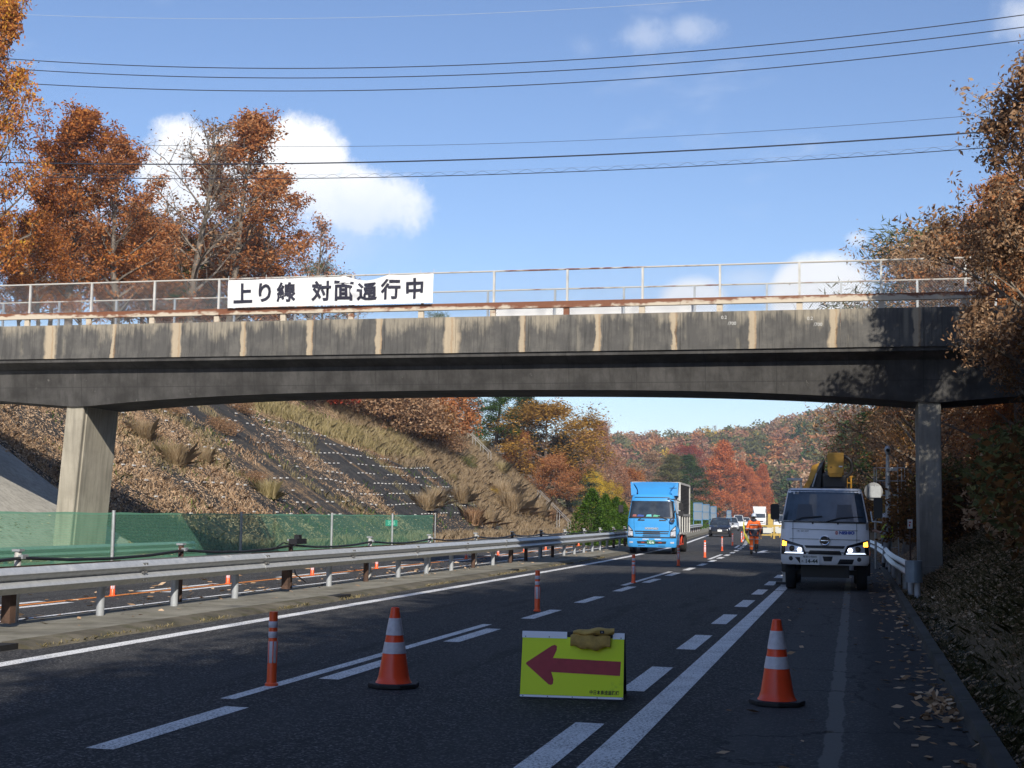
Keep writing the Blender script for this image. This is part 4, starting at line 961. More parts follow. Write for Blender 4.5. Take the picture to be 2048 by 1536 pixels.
# sandbag over the top edge
m_bag = mat('mustard_canvas', (.50, .33, .085), .75, vary=.35, vscale=9, bump=.5, bscale=22)
bag = MB(); cx = w2-.29; ringb = []
for i in range(25):
    u = i/24; x = cx-.17*(1)+.34*u; k = math.sin(math.pi*min(1, max(0, .12+.76*u)))**.35; ring = []
    for j in range(20):
        a_ = 2*math.pi*j/20; rz_ = .062*k*(1+.10*math.sin(3*a_+u*9)+.05*math.sin(7*a_+u*23)); ry_ = .036*k*(1+.10*math.sin(2*a_+u*5))
        s_ = SH-.055+rz_*math.sin(a_)-.012*math.sin(u*3)+.008*math.sin(u*17); d_ = .042+ry_*math.cos(a_); p = tl_pt(x, s_, d_); ring.append((p[0], p[1], p[2]))
    ringb.append(ring)
bag.loft(ringb)
ringb = []
for i in range(25):
    u = i/24; x = cx-.15+.35*u; k = math.sin(math.pi*min(1, max(0, .1+.8*u)))**.4; ring = []
    for j in range(16):
        a_ = 2*math.pi*j/16; p = tl_pt(x, SH-.006+.020*u, .0); ring.append((p[0], p[1]+.066*k*math.cos(a_)*(1+.1*math.sin(a_*3+u*11)), p[2]+(.026+.014*u)*k*math.sin(a_)+.005*math.sin(u*13)))
    ringb.append(ring)
bag.loft(ringb)
sbag = empty('sandbag', (0, 0, 0), 0, 'mustard canvas sandbag slung over the top edge of the arrow board', 'sandbag')
bo_ = bag.build('bag', m_bag, sbag); sbag.location = sb.location; sbag.rotation_euler = sb.rotation_euler
p = tl_pt(cx+.10, SH+.02, .064); tg = MB().cbox(p[0], p[1]-.003, p[2]+.006, .036, .004, .026).build('patch', m_dk, sbag); MB().cbox(p[0], p[1]-.006, p[2]+.006, .008, .002, .006).build('patch_mark', m_alu, tg)

# ------------------------------------------------------------------ overhead wires
m_wire = mat('dark_wire', (.02, .025, .04), .6); m_wire2 = mat('pale_wire', (.45, .5, .55), .5)
def wire(pts, Y, r, label, m=m_wire):
    q = [gY(x, y, Y) for x, y in pts]; A = np.array([[p.x**2, p.x, 1] for p in q]); c = np.linalg.lstsq(A, np.array([p.z for p in q]), rcond=None)[0]
    xs_ = np.linspace(q[0].x-12, q[-1].x+14, 60); P = [(x, Y, c[0]*x*x+c[1]*x+c[2]) for x in xs_]
    e = MB().tube(P, r, 6).build('overhead_wire', m); tag(e, label, 'wire', 'overhead wires'); return P, e
wire([(60, 120), (330, 134), (700, 136), (1348, 105), (2048, 30)], 60, .021, 'highest dark wire crossing the sky')
wire([(60, 140), (700, 155), (1348, 127), (2048, 54)], 60, .021, 'second highest dark wire, middle of the upper three')
wire([(60, 168), (350, 178), (700, 182), (1348, 152), (2048, 80)], 60, .021, 'third dark wire, lowest of the upper three')
wire([(50, 29), (700, 36), (1050, 22), (1400, 2)], 60, .007, 'hair-thin pale wire near the top of the sky', m_wire2)
wire([(230, 289), (700, 292), (1024, 287), (1348, 272), (1900, 235)], 57, .008, 'thin wire crossing the white cloud above the thick one')
P, e = wire([(0, 325), (270, 328), (700, 325), (1348, 303), (1880, 270)], 57, .030, 'thick bundled cable crossing the white cloud')
P, e = wire([(0, 352), (520, 357), (700, 355), (1348, 336), (1860, 303)], 57, .017, 'cable with a looping spiral hanger, lowest above the bridge')
sp = MB(); pts = []
for i in range(len(P)*14-14):
    a_, b_ = P[i//14], P[min(i//14+1, len(P)-1)]; u = (i % 14)/14; z = a_[2]+(b_[2]-a_[2])*u; x = a_[0]+(b_[0]-a_[0])*u; pts.append((x, 57+.04*math.sin(x*6.3), z+.09+.085*math.sin(x*6.3)))
sp.tube(pts, .007, 3); sp.build('spiral_hanger', m_wire, e)
MB().tube([(p[0], 57, p[2]+.18) for p in P], .005, 3).build('messenger_wire', m_wire2, e)

# ------------------------------------------------------------------ slope details
m_pipe = mat('white_handrail_pipe', (.38, .38, .37), .5, vary=.15); m_plate = mat('pale_anchor_plate', (.55, .54, .52), .7)
ap = MB(); ra = random.Random(4)
for zi in range(1, 12):
    zz = .7+zi*.62
    for y in np.arange(44+ra.random(), 103, .86):
        if zz > 8.8-4.0*ss(y, 60, 104): continue
        if y < 74 and ra.random() < .55: continue
        if ra.random() < .3: continue
        x = -22.6-zz/.65+off(y); z = tz(x, y)+.13; a_ = .62*.165
        ap.box(x-.02, x+.05, y-.12+ra.random()*.05, y+.10, z, z+.055)
ap = ap.build('anchor_plates', m_plate, None, kind='stuff')
def hit(x, y):
    d = ray(x, y); t = 20.0
    while t < 260:
        p = Vector((0, 0, EYE))+d*t
        if p.z < tz(p.x, p.y): break
        t += .3
    return p
def handrail(lst, label):
    e = empty('handrail', (0, 0, 0), 0, label, 'handrail'); rails = []
    for side in (0, 1.1):
        q = []
        for x, y, Y in lst: d = hit(x, y); q.append(Vector((d.x+side*.0, d.y+side, d.z+1.0)))
        MB().tube(q, .028, 6).build('rail', m_pipe, e)
        for k in range(4): p = q[0].lerp(q[-1], k/3); MB().tube([p, (p.x, p.y, tz(p.x, p.y)-.1)], .026, 6).build('post', m_pipe, e)
handrail([(1075, 1000, 112), (1136, 1066, 112)], 'white pipe handrail down the grassy slope near the road')
handrail([(930, 878, 118), (976, 924, 118)], 'white pipe handrail high on the grassy slope')
ks = empty('distance_sign', (0, 0, 0), 0, 'small green sign reading 326 behind the green net', 'sign'); p = gY(783, 1046, 65)
MB().cbox(p.x, 65, p.z, .62, .03, .30).build('plate', mat('teal_sign_sheet', (.0, .30, .22), .5), ks); MB().tube([(p.x, 65.03, p.z), (p.x, 65.03, tz(p.x, 65))], .03, 6).build('post', m_galv, ks)
o = text_mesh('lettering', '326', .27, mat('pale_green_print', (.35, .75, .62), .5), ks, .006, extrude=.001); face_cam(o, p.x, 64.98, p.z)
# blue-grey glare panels standing in the median
m_glare = mat('blue_grey_mesh_panel', (.17, .21, .25), .6, vary=.1); m_gframe = mat('blue_frame', (.08, .20, .36), .5)
GP = ['nearest blue-grey glare panel, partly behind the truck box', 'second blue-framed glare panel beside the truck box', 'third, palest glare panel in front of the hedge', 'fourth small glare panel at the end of the hedge']
for i, (x, yt, yb, Y, wd) in enumerate(((1396, 1006, 1040, 98, .62), (1411, 1009, 1039, 103, .56), (1427, 1013, 1039, 111, .44), (1458, 1021, 1036, 150, .45))):
    p, q = gY(x, yt, Y), gY(x, yb, Y); e = empty('glare_panel', (p.x, Y, 0), 0, GP[i], 'glare panel', 'glare panels in the median')
    MB().box(-wd/2, wd/2, -.01, .01, q.z, p.z).build('panel', m_glare, e)
    f = MB(); 
    for zz in (q.z, (p.z+q.z)/2, p.z): f.box(-wd/2-.03, wd/2+.03, -.03, .02, zz-.025, zz+.025)
    for xx in (-wd/2, wd/2): f.box(xx-.025, xx+.025, -.03, .02, q.z-.35, p.z)
    f.build('frame', m_gframe, e)
# camera mast, mirror back, little marker sign
cm = empty('camera_mast', (0, 0, 0), 0, 'slim grey camera mast with a caged ladder beside the right pier', 'mast'); Y = 49; p = gY(1775, 903, Y); z0 = tz(p.x, Y); ztop = p.z
MB().tube([(p.x, Y, z0-.1), (p.x, Y, ztop-1.25), (p.x, Y, ztop-.5), (p.x, Y, ztop-.1)], [.10, .085, .07, .05], 12).build('mast', m_galv, cm)
MB().lathe([(.0, ztop-.12), (.06, ztop-.1), (.10, ztop+.02), (.105, ztop+.10), (.06, ztop+.19), (0, ztop+.2)], 14, (p.x, Y, 0)).build('camera_housing', m_galv, cm); MB().lathe([(0, -.15), (.06, -.14), (.065, -.08)], 12, (p.x+.01, Y, ztop+.04), 'y').build('lens', m_black, cm)
for a_ in ('L', 'R'):
    sx = -.5 if a_ == 'L' else .62
    MB().tube([(p.x+sx*.9, Y, ztop-.55), (p.x+sx*.93, Y, ztop-1.5), (p.x+sx*.5, Y, ztop-1.5)], .018, 5).build('cage_bar', m_galv, cm); MB().tube([(p.x+sx*.75, Y+.25, ztop-.55), (p.x+sx*.75, Y+.25, ztop-1.5)], .018, 5).build('cage_bar', m_galv, cm)
for zz in (ztop-.55, ztop-1.0, ztop-1.5):
    MB().tube([(p.x-.45, Y, zz), (p.x-.3, Y+.3, zz), (p.x+.3, Y+.33, zz), (p.x+.56, Y, zz)], .016, 5).build('cage_ring', m_galv, cm)
MB().tube([(p.x+.33, Y, z0), (p.x+.33, Y, ztop-.45)], .02, 5).build('ladder_rail', m_galv, cm); MB().cbox(p.x+.16, Y-.02, ztop-.62, .34, .1, .1).build('bracket', m_galv, cm)
for k in range(7): MB().tube([(p.x, Y, z0+.3+k*.36), (p.x+.33, Y, z0+.3+k*.36)], .012, 4).build('rung', m_galv, cm)
mr = empty('round_mirror', (0, 0, 0), 0, 'back of a round white road mirror above the truck wing mirror', 'mirror'); Y = 45; p = gY(1747, 983, Y)
MB().lathe([(0, .06), (.15, .05), (.27, .01), (.285, -.01), (.27, -.02), (0, .0)], 28, (p.x, Y, p.z), 'y').build('disc', mat('dull_white_shell', (.16, .165, .17), .6, vary=.15), mr); MB().tube([(p.x+.05, Y+.1, 0), (p.x+.05, Y-.0, p.z+.2)], .035, 8).build('pole', m_galv, mr)
MB().box(p.x-.15, p.x+.22, Y-.07, Y-.03, p.z-.19, p.z+.17).build('bracket_plate', m_galv, mr)
ms = empty('marker_sign', (0, 0, 0), 0, 'tiny white marker plate with red figures on a thin post by the right pier', 'sign'); Y = 33; p = gY(1820, 1048, Y)
MB().cbox(p.x, Y, p.z, .11, .02, .21).build('plate', mat('white_plate', (.6, .6, .58), .5), ms); MB().tube([(p.x, Y+.03, 0), (p.x, Y+.03, p.z)], .02, 6).build('post', m_brown, ms); 
mk = MB(); mk.cbox(p.x, Y-.014, p.z+.04, .05, .004, .03); mk.cbox(p.x-.01, Y-.014, p.z-.03, .03, .004, .05); mk.build('red_marks', m_arrow, ms, kind='stuff')
# yellow barricades across the closed lane
m_yel = mat('yellow_barricade_paint', (.46, .32, .08), .5, vary=.15); m_wb = mat('white_board', (.55, .56, .52), .5)
for i, (x, w_, Y) in enumerate(((1535, 1.15, 104), (1560, 1.0, 104.6), (1551, .9, 112))):
    p = gY(x, 1060, Y); e = empty('barricade', (p.x, Y, 0), 0, ['yellow barricade right behind the walking worker', 'yellow barricade between the worker and the white truck mirror', 'rear yellow barricade standing behind the other two'][i], 'barricade', 'yellow barricades')
    for zz in (.95, .28): MB().box(-w_/2, w_/2, -.03, .03, zz-.05, zz+.05).build('rail', m_yel, e)
    for xx in (-w_/2+.12, w_/2-.12):
        MB().tube([(xx, -.3, 0), (xx, 0, 1.0)], .03, 6).build('leg', m_yel, e); MB().tube([(xx, .3, 0), (xx, 0, 1.0)], .03, 6).build('leg', m_yel, e)
    MB().box(-w_*.28, w_*.28, -.05, -.035, .42, .82).build('board', m_wb, e)
sb_ = empty('sign_light_stand', (0, 0, 0), 0, 'yellow traffic works light trailer beyond the barricades', 'works sign'); p = gY(1541, 1040, 125)
MB().box(p.x-.22, p.x+.22, 125, 125.1, .9, 1.9).build('panel', m_yel, sb_); MB().box(p.x-.3, p.x+.3, 125.1, 125.6, .3, .8).build('base', m_yel, sb_); MB().tube([(p.x, 125.2, 0), (p.x, 125.2, 1)], .05, 6).build('post', m_yel, sb_)
# ------------------------------------------------------------------ vehicles
def glassm(name, c, rough=.06):
    return mat(name, c, rough, 0, .6, coat=.3)
m_glass = mat('windscreen_glass', rough=.07, spec=.7, fn=lambda t, b, ob: (t.put(b.inputs['Base Color'], t.ramp(t.noise(ob, 1.8, 4, .6), [(.3, (.012, .017, .026)), (.7, (.04, .052, .068))])), None)[1])
m_tyre = mat('tyre_rubber', (.014, .014, .015), .85, vary=.3); m_hub = mat('steel_hub', (.30, .30, .31), .4, .6); m_blk = mat('black_plastic', (.015, .015, .017), .5, vary=.2); m_chrome = mat('chrome', (.75, .76, .78), .12, .95)
def paintm(name, c, rough=.28): 
    return mat(name, rough=rough, spec=.5, coat=.5, fn=lambda t, b, ob: (t.put(b.inputs['Base Color'], t.mix(t.math('MULTIPLY', t.ramp(t.noise(ob, 2.5, 6, .7), [(.45, 0), (.75, 1)]), .25), c, tuple(k*.6+.02 for k in c))), None)[1])
m_whitep = paintm('white_truck_paint', (.80, .81, .83)); m_bluep = paintm('sky_blue_truck_paint', (.045, .29, .66)); m_blackp = paintm('black_car_paint', (.012, .013, .018), .15); m_silver = paintm('silver_car_paint', (.36, .38, .41)); m_white2 = paintm('white_car_paint', (.72, .73, .74))
m_lamp = mat('headlamp_glass', (.55, .58, .66), .08, .2, .8); m_lampdk = mat('headlamp_bezel', (.02, .02, .025), .2, .3)
m_lit = mat('lit_headlamp', (.9, .9, 1), .3, emit=(.85, .90, 1), estr=7); m_litd = mat('lit_side_lamp', (.6, .65, .8), .3, emit=(.75, .85, 1), estr=1.1); m_amber = mat('lit_amber_lamp', (.9, .4, .05), .3, emit=(1, .36, .03), estr=5)
m_boomy = mat('mustard_boom_paint', (.52, .27, .035), .5, vary=.15); m_bodysteel = mat('aluminium_body', (.40, .41, .42), .5, .4, vary=.12); m_redst = mat('red_side_guard', (.62, .07, .03), .5)
m_green = mat('green_number_plate', (.01, .16, .08), .5); m_wplate = mat('white_number_plate', (.72, .73, .72), .5); m_dtxt = mat('plate_digits', (.01, .03, .02), .6); m_wtxt = mat('white_digits', (.8, .8, .78), .6)
def wheel(parent, x, y, r, w_, name='wheel', n=24):
    e = empty(name); e.parent = parent; sgn = 1 if x > 0 else -1
    MB().lathe([(r*.62, -w_/2), (r*.93, -w_/2), (r, -w_*.36), (r, w_*.36), (r*.93, w_/2), (r*.62, w_/2), (r*.62, -w_/2)], n, (x, y, r), 'x').build('tyre', m_tyre, e)
    MB().lathe([(0, w_*.15*sgn), (r*.25, w_*.3*sgn), (r*.3, w_*.05*sgn), (r*.58, w_*.02*sgn), (r*.63, w_*.42*sgn)], n, (x, y, r), 'x').build('rim', m_hub, e)
class Cab:
    def __init__(s, lv, bulge, y1): s.lv = lv; s.b = bulge; s.y1 = y1
    def at(s, z):
        lv = s.lv
        if z <= lv[0][0]: return lv[0][1:]
        for a, b in zip(lv, lv[1:]):
            if z <= b[0]: u = (z-a[0])/(b[0]-a[0]); return tuple(p+(q-p)*u for p, q in zip(a[1:], b[1:]))
        return lv[-1][1:]
    def fr(s, x, z):
        hw, y0 = s.at(z); u = min(1, abs(x)/hw); return y0+s.b*(u**2*.35+u**9*.65)
    def body(s, name, m, parent):
        rings = []
        for l in s.lv:
            z, hw = l[0], l[1]; ring = []
            for i in range(25): x = -hw*math.cos(math.pi*i/24); ring.append((x, s.fr(x, z), z))
            ring += [(hw, s.y1, z), (-hw, s.y1, z)]; rings.append(ring)
        return MB().loft(rings).build(name, m, parent)
    def patch(s, name, c, m, parent, eps=.012, nx=10, nz=4, kind=None):
        (ax, az_), (bx, bz), (cx, cz), (dx_, dz_) = c; vs = []
        for lay_ in (0, 1):
            for j in range(nz+1):
                for i in range(nx+1):
                    u, v = i/nx, j/nz; x = (ax*(1-u)+bx*u)*(1-v)+(dx_*(1-u)+cx*u)*v; z = (az_*(1-u)+bz*u)*(1-v)+(dz_*(1-u)+cz*u)*v
                    vs.append((x, s.fr(x, z)-(eps if lay_ == 0 else -.01), z))
        q = lambda i, j, k: k*(nx+1)*(nz+1)+j*(nx+1)+i
        fs = [(q(i, j, 0), q(i+1, j, 0), q(i+1, j+1, 0), q(i, j+1, 0)) for i in range(nx) for j in range(nz)]
        for i in range(nx): fs += [(q(i, 0, 1), q(i+1, 0, 1), q(i+1, 0, 0), q(i, 0, 0)), (q(i, nz, 0), q(i+1, nz, 0), q(i+1, nz, 1), q(i, nz, 1))]
        for j in range(nz): fs += [(q(0, j, 1), q(0, j, 0), q(0, j+1, 0), q(0, j+1, 1)), (q(nx, j, 0), q(nx, j, 1), q(nx, j+1, 1), q(nx, j+1, 0))]
        return MB().add(vs, fs, smooth=False).build(name, m, parent, kind=kind)
    def txt(s, t_, x, z, size, m, parent, bold=0, eps=.016, name='lettering', sx=1):
        o = text_mesh(name, t_, size, m, parent, bold, extrude=.001); face_cam(o, x, s.fr(x, z)-eps, z); o.scale = (sx, 1, 1); return o
def num_plate(cab, x, z, w_, h_, base, ink, top, left, main, parent):
    p = empty('number_plate'); p.parent = parent; y = cab.fr(x, z)-.03
    MB().box(x-w_/2, x+w_/2, y, y+.02, z-h_/2, z+h_/2).build('plate', base, p)
    for t_, dx_, dz_, s_, bo in ((top, 0, h_*.3, h_*.26, 0), (left, -w_*.40, -h_*.16, h_*.26, 0), (main, w_*.07, -h_*.15, h_*.56, .003)):
        o = text_mesh('lettering', t_, s_, ink, p, bo, extrude=.001); face_cam(o, x+dx_, y-.004, z+dz_)

# --- white aerial work truck standing on the shoulder
c = gz(1650, 1183)
T = empty('aerial_work_truck', (c.x, c.y, .004), R(.6), 'white aerial work truck with lit headlamps and folded mustard boom, parked on the shoulder', 'truck', scale=.925)
cb = Cab([(.60, .97, .06), (.66, 1.0, .02), (.90, 1.01, .0), (1.2, 1.01, .03), (1.60, .99, .10), (1.63, .985, .11), (2.30, .86, .36), (2.36, .84, .42), (2.385, .78, .55)], .22, 1.75)
cb.body('cab', m_whitep, T)
cb.patch('windscreen', ((-.955, 1.62), (.955, 1.60), (.83, 2.335), (-.83, 2.335)), mat('painted_sky_windscreen', rough=.08, spec=.8, fn=lambda t, b, ob: (t.put(b.inputs['Base Color'], t.ramp(t.noise(ob, 1.6, 4, .6), [(.3, (.02, .034, .052)), (.7, (.065, .095, .13))])), None)[1]), T, .012, 20, 8)  # bluish sky reflection painted into the glass colour
cb.patch('windscreen_surround', ((-.97, 1.585), (.97, 1.565), (.955, 1.605), (-.955, 1.605)), m_blk, T, .02, 20, 1)
for sx in (-1, 1):
    h = cb.patch('headlamp', ((sx*1.0, .835), (sx*.42, .845), (sx*.50, 1.05), (sx*.985, 1.19)), m_lampdk, T, .016, 8, 4)
    hp_ = cb.patch('lamp_lens', ((sx*.90, .87), (sx*.47, .87), (sx*.56, 1.01), (sx*.90, 1.09)), m_lamp, h, .022, 6, 3)
    cb.patch('daytime_lamp', ((sx*.93, .86), (sx*.48, .855), (sx*.49, .885), (sx*.89, .89)), m_litd, h, .027, 6, 1)
    y = cb.fr(sx*.74, .97)-.034
    MB().lathe([(0, -.005), (.05, -.004), (.062, .01), (.07, .0)], 16, (sx*.74, y, .97), 'y').build('projector', m_lampdk, h)
    MB().lathe([(0, -.012), (.042, -.006), (.05, .01)], 14, (sx*.57-.0, cb.fr(sx*.57, .95)-.03, .945), 'y').build('main_beam', m_lit, h)
    cb.patch('indicator', ((sx*.975, 1.03), (sx*.88, 1.03), (sx*.87, 1.12), (sx*.965, 1.15)), m_amber, h, .026, 3, 2)
    MB().lathe([(0, -.004), (.047, -.004), (.052, .01)], 16, (sx*.77, cb.fr(sx*.77, .74)-.006, .74), 'y').build('fog_lamp', m_blk, T)
    cb.patch('step_panel', ((sx*.99, 1.42), (sx*.93, 1.42), (sx*.93, 1.60), (sx*.985, 1.60)), m_bodysteel, T, .02, 2, 2)
    # crease lines
    cb.patch('panel_seam', ((sx*.72, 1.02), (sx*.728, 1.02), (sx*.728, 1.58), (sx*.72, 1.58)), m_lampdk, T, .0125, 1, 6, 'stuff')
cb.patch('panel_seam', ((-.75, 1.425), (.75, 1.395), (.75, 1.403), (-.75, 1.433)), m_lampdk, T, .0125, 16, 1, 'stuff')
cb.patch('panel_seam', ((-.80, 1.195), (.80, 1.185), (.80, 1.193), (-.80, 1.203)), m_lampdk, T, .0125, 16, 1, 'stuff')
cb.patch('bumper_gap', ((-.99, .885), (.99, .88), (.99, .897), (-.99, .90)), m_blk, T, .014, 16, 1)
cb.patch('grille', ((-.42, .99), (.42, .985), (.46, 1.045), (-.46, 1.05)), m_blk, T, .016, 10, 1); cb.patch('grille', ((-.38, .845), (.38, .84), (.34, .93), (-.34, .935)), m_blk, T, .02, 10, 1)
for zz in (.87, .90): cb.patch('grille_bar', ((-.36, zz), (.36, zz), (.36, zz+.008), (-.36, zz+.008)), m_lampdk, T, .03, 8, 1)
# emblem: rim with two facing wedges
em = empty('emblem'); em.parent = T; ex, ez = .0, 1.165; ey = cb.fr(0, ez)-.045
MB().lathe([(.088, .02), (.112, .012), (.118, -.0), (.104, -.008), (.088, .0)], 28, (ex, ey, ez), 'y').build('rim', m_chrome, em); MB().lathe([(0, .008), (.09, .01)], 28, (ex, ey, ez), 'y').build('disc', m_blk, em)
for sg in (-1, 1): MB().prism([(-.088, ez+sg*.006), (.088, ez+sg*.006), (.088, ez+sg*.022), (.02, ez+sg*.062), (-.02, ez+sg*.062), (-.088, ez+sg*.022)] if sg > 0 else [(-.088, ez-.022), (-.02, ez-.062), (.02, ez-.062), (.088, ez-.022), (.088, ez-.006), (-.088, ez-.006)], (ey-.006, ey+.006), 'y').build('bar', m_lampdk, em)
cb.patch('emblem_bar', ((-.085, 1.158), (.085, 1.158), (.085, 1.172), (-.085, 1.172)), m_chrome, T, .056, 2, 1)
num_plate(cb, -.335, .715, .43, .225, m_wplate, m_dtxt, '尾張小牧800', 'あ', '14-44', T)
cb.patch('bumper_vent', ((-.02, .69), (.15, .69), (.18, .80), (-.05, .80)), m_blk, T, .012, 3, 2); cb.patch('bumper_vent', ((.28, .62), (.62, .63), (.66, .74), (.34, .74)), m_blk, T, .012, 5, 2); cb.patch('bumper_vent', ((-.62, .70), (-.56, .62), (-.56, .77), (-.68, .77)), m_blk, T, .012, 2, 2)
m_blu = mat('blue_print', (.01, .06, .38), .5); m_redp = mat('red_print', (.5, .02, .02), .5)
cb.txt('NISHIO', .50, 1.345, .095, m_blu, T, .005, sx=1.1)
lg = empty('round_logo'); lg.parent = T; yl = cb.fr(.27, 1.34)-.017; MB().lathe([(0, 0), (.038, 0)], 20, (.27, yl, 1.345), 'y').build('disc', m_redp, lg); MB().box(.225, .315, yl-.003, yl+.01, 1.335, 1.352).build('bar', m_wplate, lg)
cb.txt('190  300  DAT', -.50, 1.375, .045, m_lampdk, T, 0)
def rod(parent, name, pts, r, m, n=8): return MB().tube(pts, r, n).build(name, m, parent)
for x0, x1, z0 in ((-.72, -.30, 1.64), (.04, .62, 1.63), (-.05, .38, 1.60)):
    if z0 == 1.60: continue
    rod(T, 'wiper', [(x0, cb.fr(x0, 1.55)-.05, 1.60), ((x0+x1)/2, cb.fr((x0+x1)/2, 1.66)-.05, 1.69), (x1+.25, cb.fr(min(.9, x1+.25), 1.72)-.04, 1.725)], .014, m_blk, 5)
for x in (-.27, .30): MB().lathe([(0, -.02), (.02, -.01), (.022, .01)], 8, (x, cb.fr(x, 1.56)-.01, 1.56), 'y').build('washer_jet', m_blk, T)
MB().lathe([(0, -.003), (.022, -.003)], 12, (-.70, cb.fr(-.70, 2.26)-.02, 2.26), 'y').build('sticker', m_wplate, T)
# seat backs seen dimly through the glass, drawn as flat patches on it
for x in (-.45, .45): cb.patch('seat_back_patch', ((x-.2, 1.66), (x+.2, 1.66), (x+.16, 2.0), (x-.16, 2.0)), mat('dim_seat', (.05, .06, .075), .3), T, .013, 4, 3)
for x, z0, z1 in ((-1.14, 1.63, 2.0), (1.21, 1.70, 2.17)):
    MB().rbox(x-.10, x+.10, .18, .30, z0, z1, .05).build('wing_mirror', m_blk, T); rod(T, 'mirror_arm', [(x-.05*(1 if x > 0 else -1), .28, z0+.05), (x-.1*(1 if x > 0 else -1), .32, z0-.08), (.95*(1 if x > 0 else -1), .45, z0-.05)], .016, m_blk, 6)
rod(T, 'mirror_arm', [(1.05, .35, 1.85), (1.08, .3, 1.62), (1.3, .3, 1.60)], .02, m_galv, 6)
rod(T, 'aerial', [(-.80, .5, 2.35), (-.82, .45, 2.52)], .008, m_blk, 5)
for x in (-.80, .84):
    wheel(T, x, 1.0, .40, .24); wheel(T, x, 4.1, .40, .30)
MB().box(-.55, .55, .35, 1.2, .30, .58).build('underbody', m_blk, T); MB().box(-.35, .35, 1.2, 6.0, .45, .75).build('chassis_rail', m_blk, T); MB().box(-.85, .85, .95, 1.05, .34, .46).build('axle', m_blk, T)
MB().box(-1.02, 1.02, 1.95, 6.3, .85, 1.25).build('flatbed', m_bodysteel, T)
# front outrigger on the traffic side, planted
MB().box(-1.06, -.92, 1.95, 2.15, .35, 1.45).build('outrigger', m_blk, T); MB().box(-1.04, -.94, 2.0, 2.1, .10, .36).build('outrigger_foot', m_bodysteel, T); MB().box(-1.20, -.80, 1.85, 2.25, .04, .10).build('outrigger_pad', m_rub, T)
MB().box(-1.068, -1.0, 1.93, 1.95, .80, .90).build('side_marker', mat('orange_marker', (.6, .15, .02), .4), T); MB().box(.94, 1.06, 1.95, 2.15, .30, 1.35).build('outrigger', m_blk, T); MB().box(.98, 1.06, 1.93, 1.95, .80, .90).build('side_marker', mat('orange_marker'), T)
# turret and folded boom
MB().prism([(-.42, 1.3), (.42, 1.3), (.5, 2.2), (.42, 2.85), (.1, 2.95), (-.25, 2.55), (-.5, 1.9)], (3.0, 3.9), 'y').build('turret', m_blk, T)
MB().loft([[(-.02, 1.35, 2.42), (.50, 1.35, 2.42), (.50, 1.35, 2.72), (-.02, 1.35, 2.72)], [(-.10, 2.4, 2.30), (.56, 2.4, 2.30), (.56, 2.4, 2.84), (-.10, 2.4, 2.84)], [(-.1, 3.6, 2.3), (.5, 3.6, 2.3), (.5, 3.6, 2.8), (-.1, 3.6, 2.8)]], smooth=False).build('boom_cradle', m_blk, T, bevel=.03)
bm = MB().loft([[(.07, 1.15, 2.83), (.10, 1.15, 2.76), (.40, 1.15, 2.76), (.44, 1.15, 2.83), (.445, 1.15, 3.22), (.065, 1.15, 3.22)], [(.07, 1.2, 2.75), (.12, 1.2, 2.68), (.39, 1.2, 2.68), (.445, 1.2, 2.75), (.45, 1.2, 3.26), (.06, 1.2, 3.26)], [(.07, 5.8, 2.55), (.12, 5.8, 2.5), (.39, 5.8, 2.5), (.445, 5.8, 2.55), (.45, 5.8, 3.0), (.06, 5.8, 3.0)]], smooth=False).build('boom', m_boomy, T)
for x in (.15, .38): MB().lathe([(0, -.004), (.018, -.002)], 10, (x, 1.147, 2.90), 'y').build('bolt_hole', m_blk, T)
MB().box(.33, .42, 1.143, 1.148, 2.91, 2.94).build('sticker', m_wplate, T)
MB().loft([[(-.62, 2.1, 2.3), (-.38, 2.1, 2.3), (-.30, 2.1, 2.62), (-.42, 2.1, 2.62)], [(-.45, 2.6, 2.45), (-.20, 2.6, 2.45), (-.10, 2.6, 3.08), (-.32, 2.6, 3.0)], [(-.35, 3.6, 2.3), (-.1, 3.6, 2.3), (-.1, 3.6, 2.9), (-.3, 3.6, 2.9)]], smooth=False).build('lower_boom', m_boomy, T)
MB().loft([[(-.42, 2.0, 2.35), (-.12, 2.0, 2.35), (-.06, 2.0, 3.0), (-.22, 2.0, 2.75)], [(-.35, 2.4, 2.3), (-.05, 2.4, 2.3), (.0, 2.4, 3.14), (-.14, 2.4, 3.05)]], smooth=False).build('boom_hinge', m_blk, T)
hs_ = []
for i in range(17): a_ = R(-100+200*i/16); hs_.append((.47+.17*math.cos(a_), 1.45, 2.93+.24*math.sin(a_)))
rod(T, 'hose', hs_, .045, m_blk, 8); rod(T, 'boom_tip_pin', [(-.3, 1.9, 2.45), (-.2, 1.9, 2.78)], .02, m_bodysteel, 6)
MB().box(-.93, -.55, 1.9, 2.2, 2.60, 2.66).build('beacon_plate', m_bodysteel, T); rod(T, 'beacon_post', [(-.58, 2.0, 2.2), (-.58, 2.0, 2.6)], .03, m_bodysteel)
cg_ = MB(); cg_.tube([(.52, 1.9, 2.3), (.52, 1.9, 2.70)], .02, 6); cg_.tube([(.62, 1.9, 2.3), (.62, 1.9, 2.70)], .02, 6); cg_.tube([(.50, 1.9, 2.70), (.66, 1.9, 2.70)], .02, 6); cg_.tube([(.50, 1.9, 2.55), (.64, 1.9, 2.55)], .015, 6); cg_.build('yellow_guard', m_boomy, T, kind='stuff')

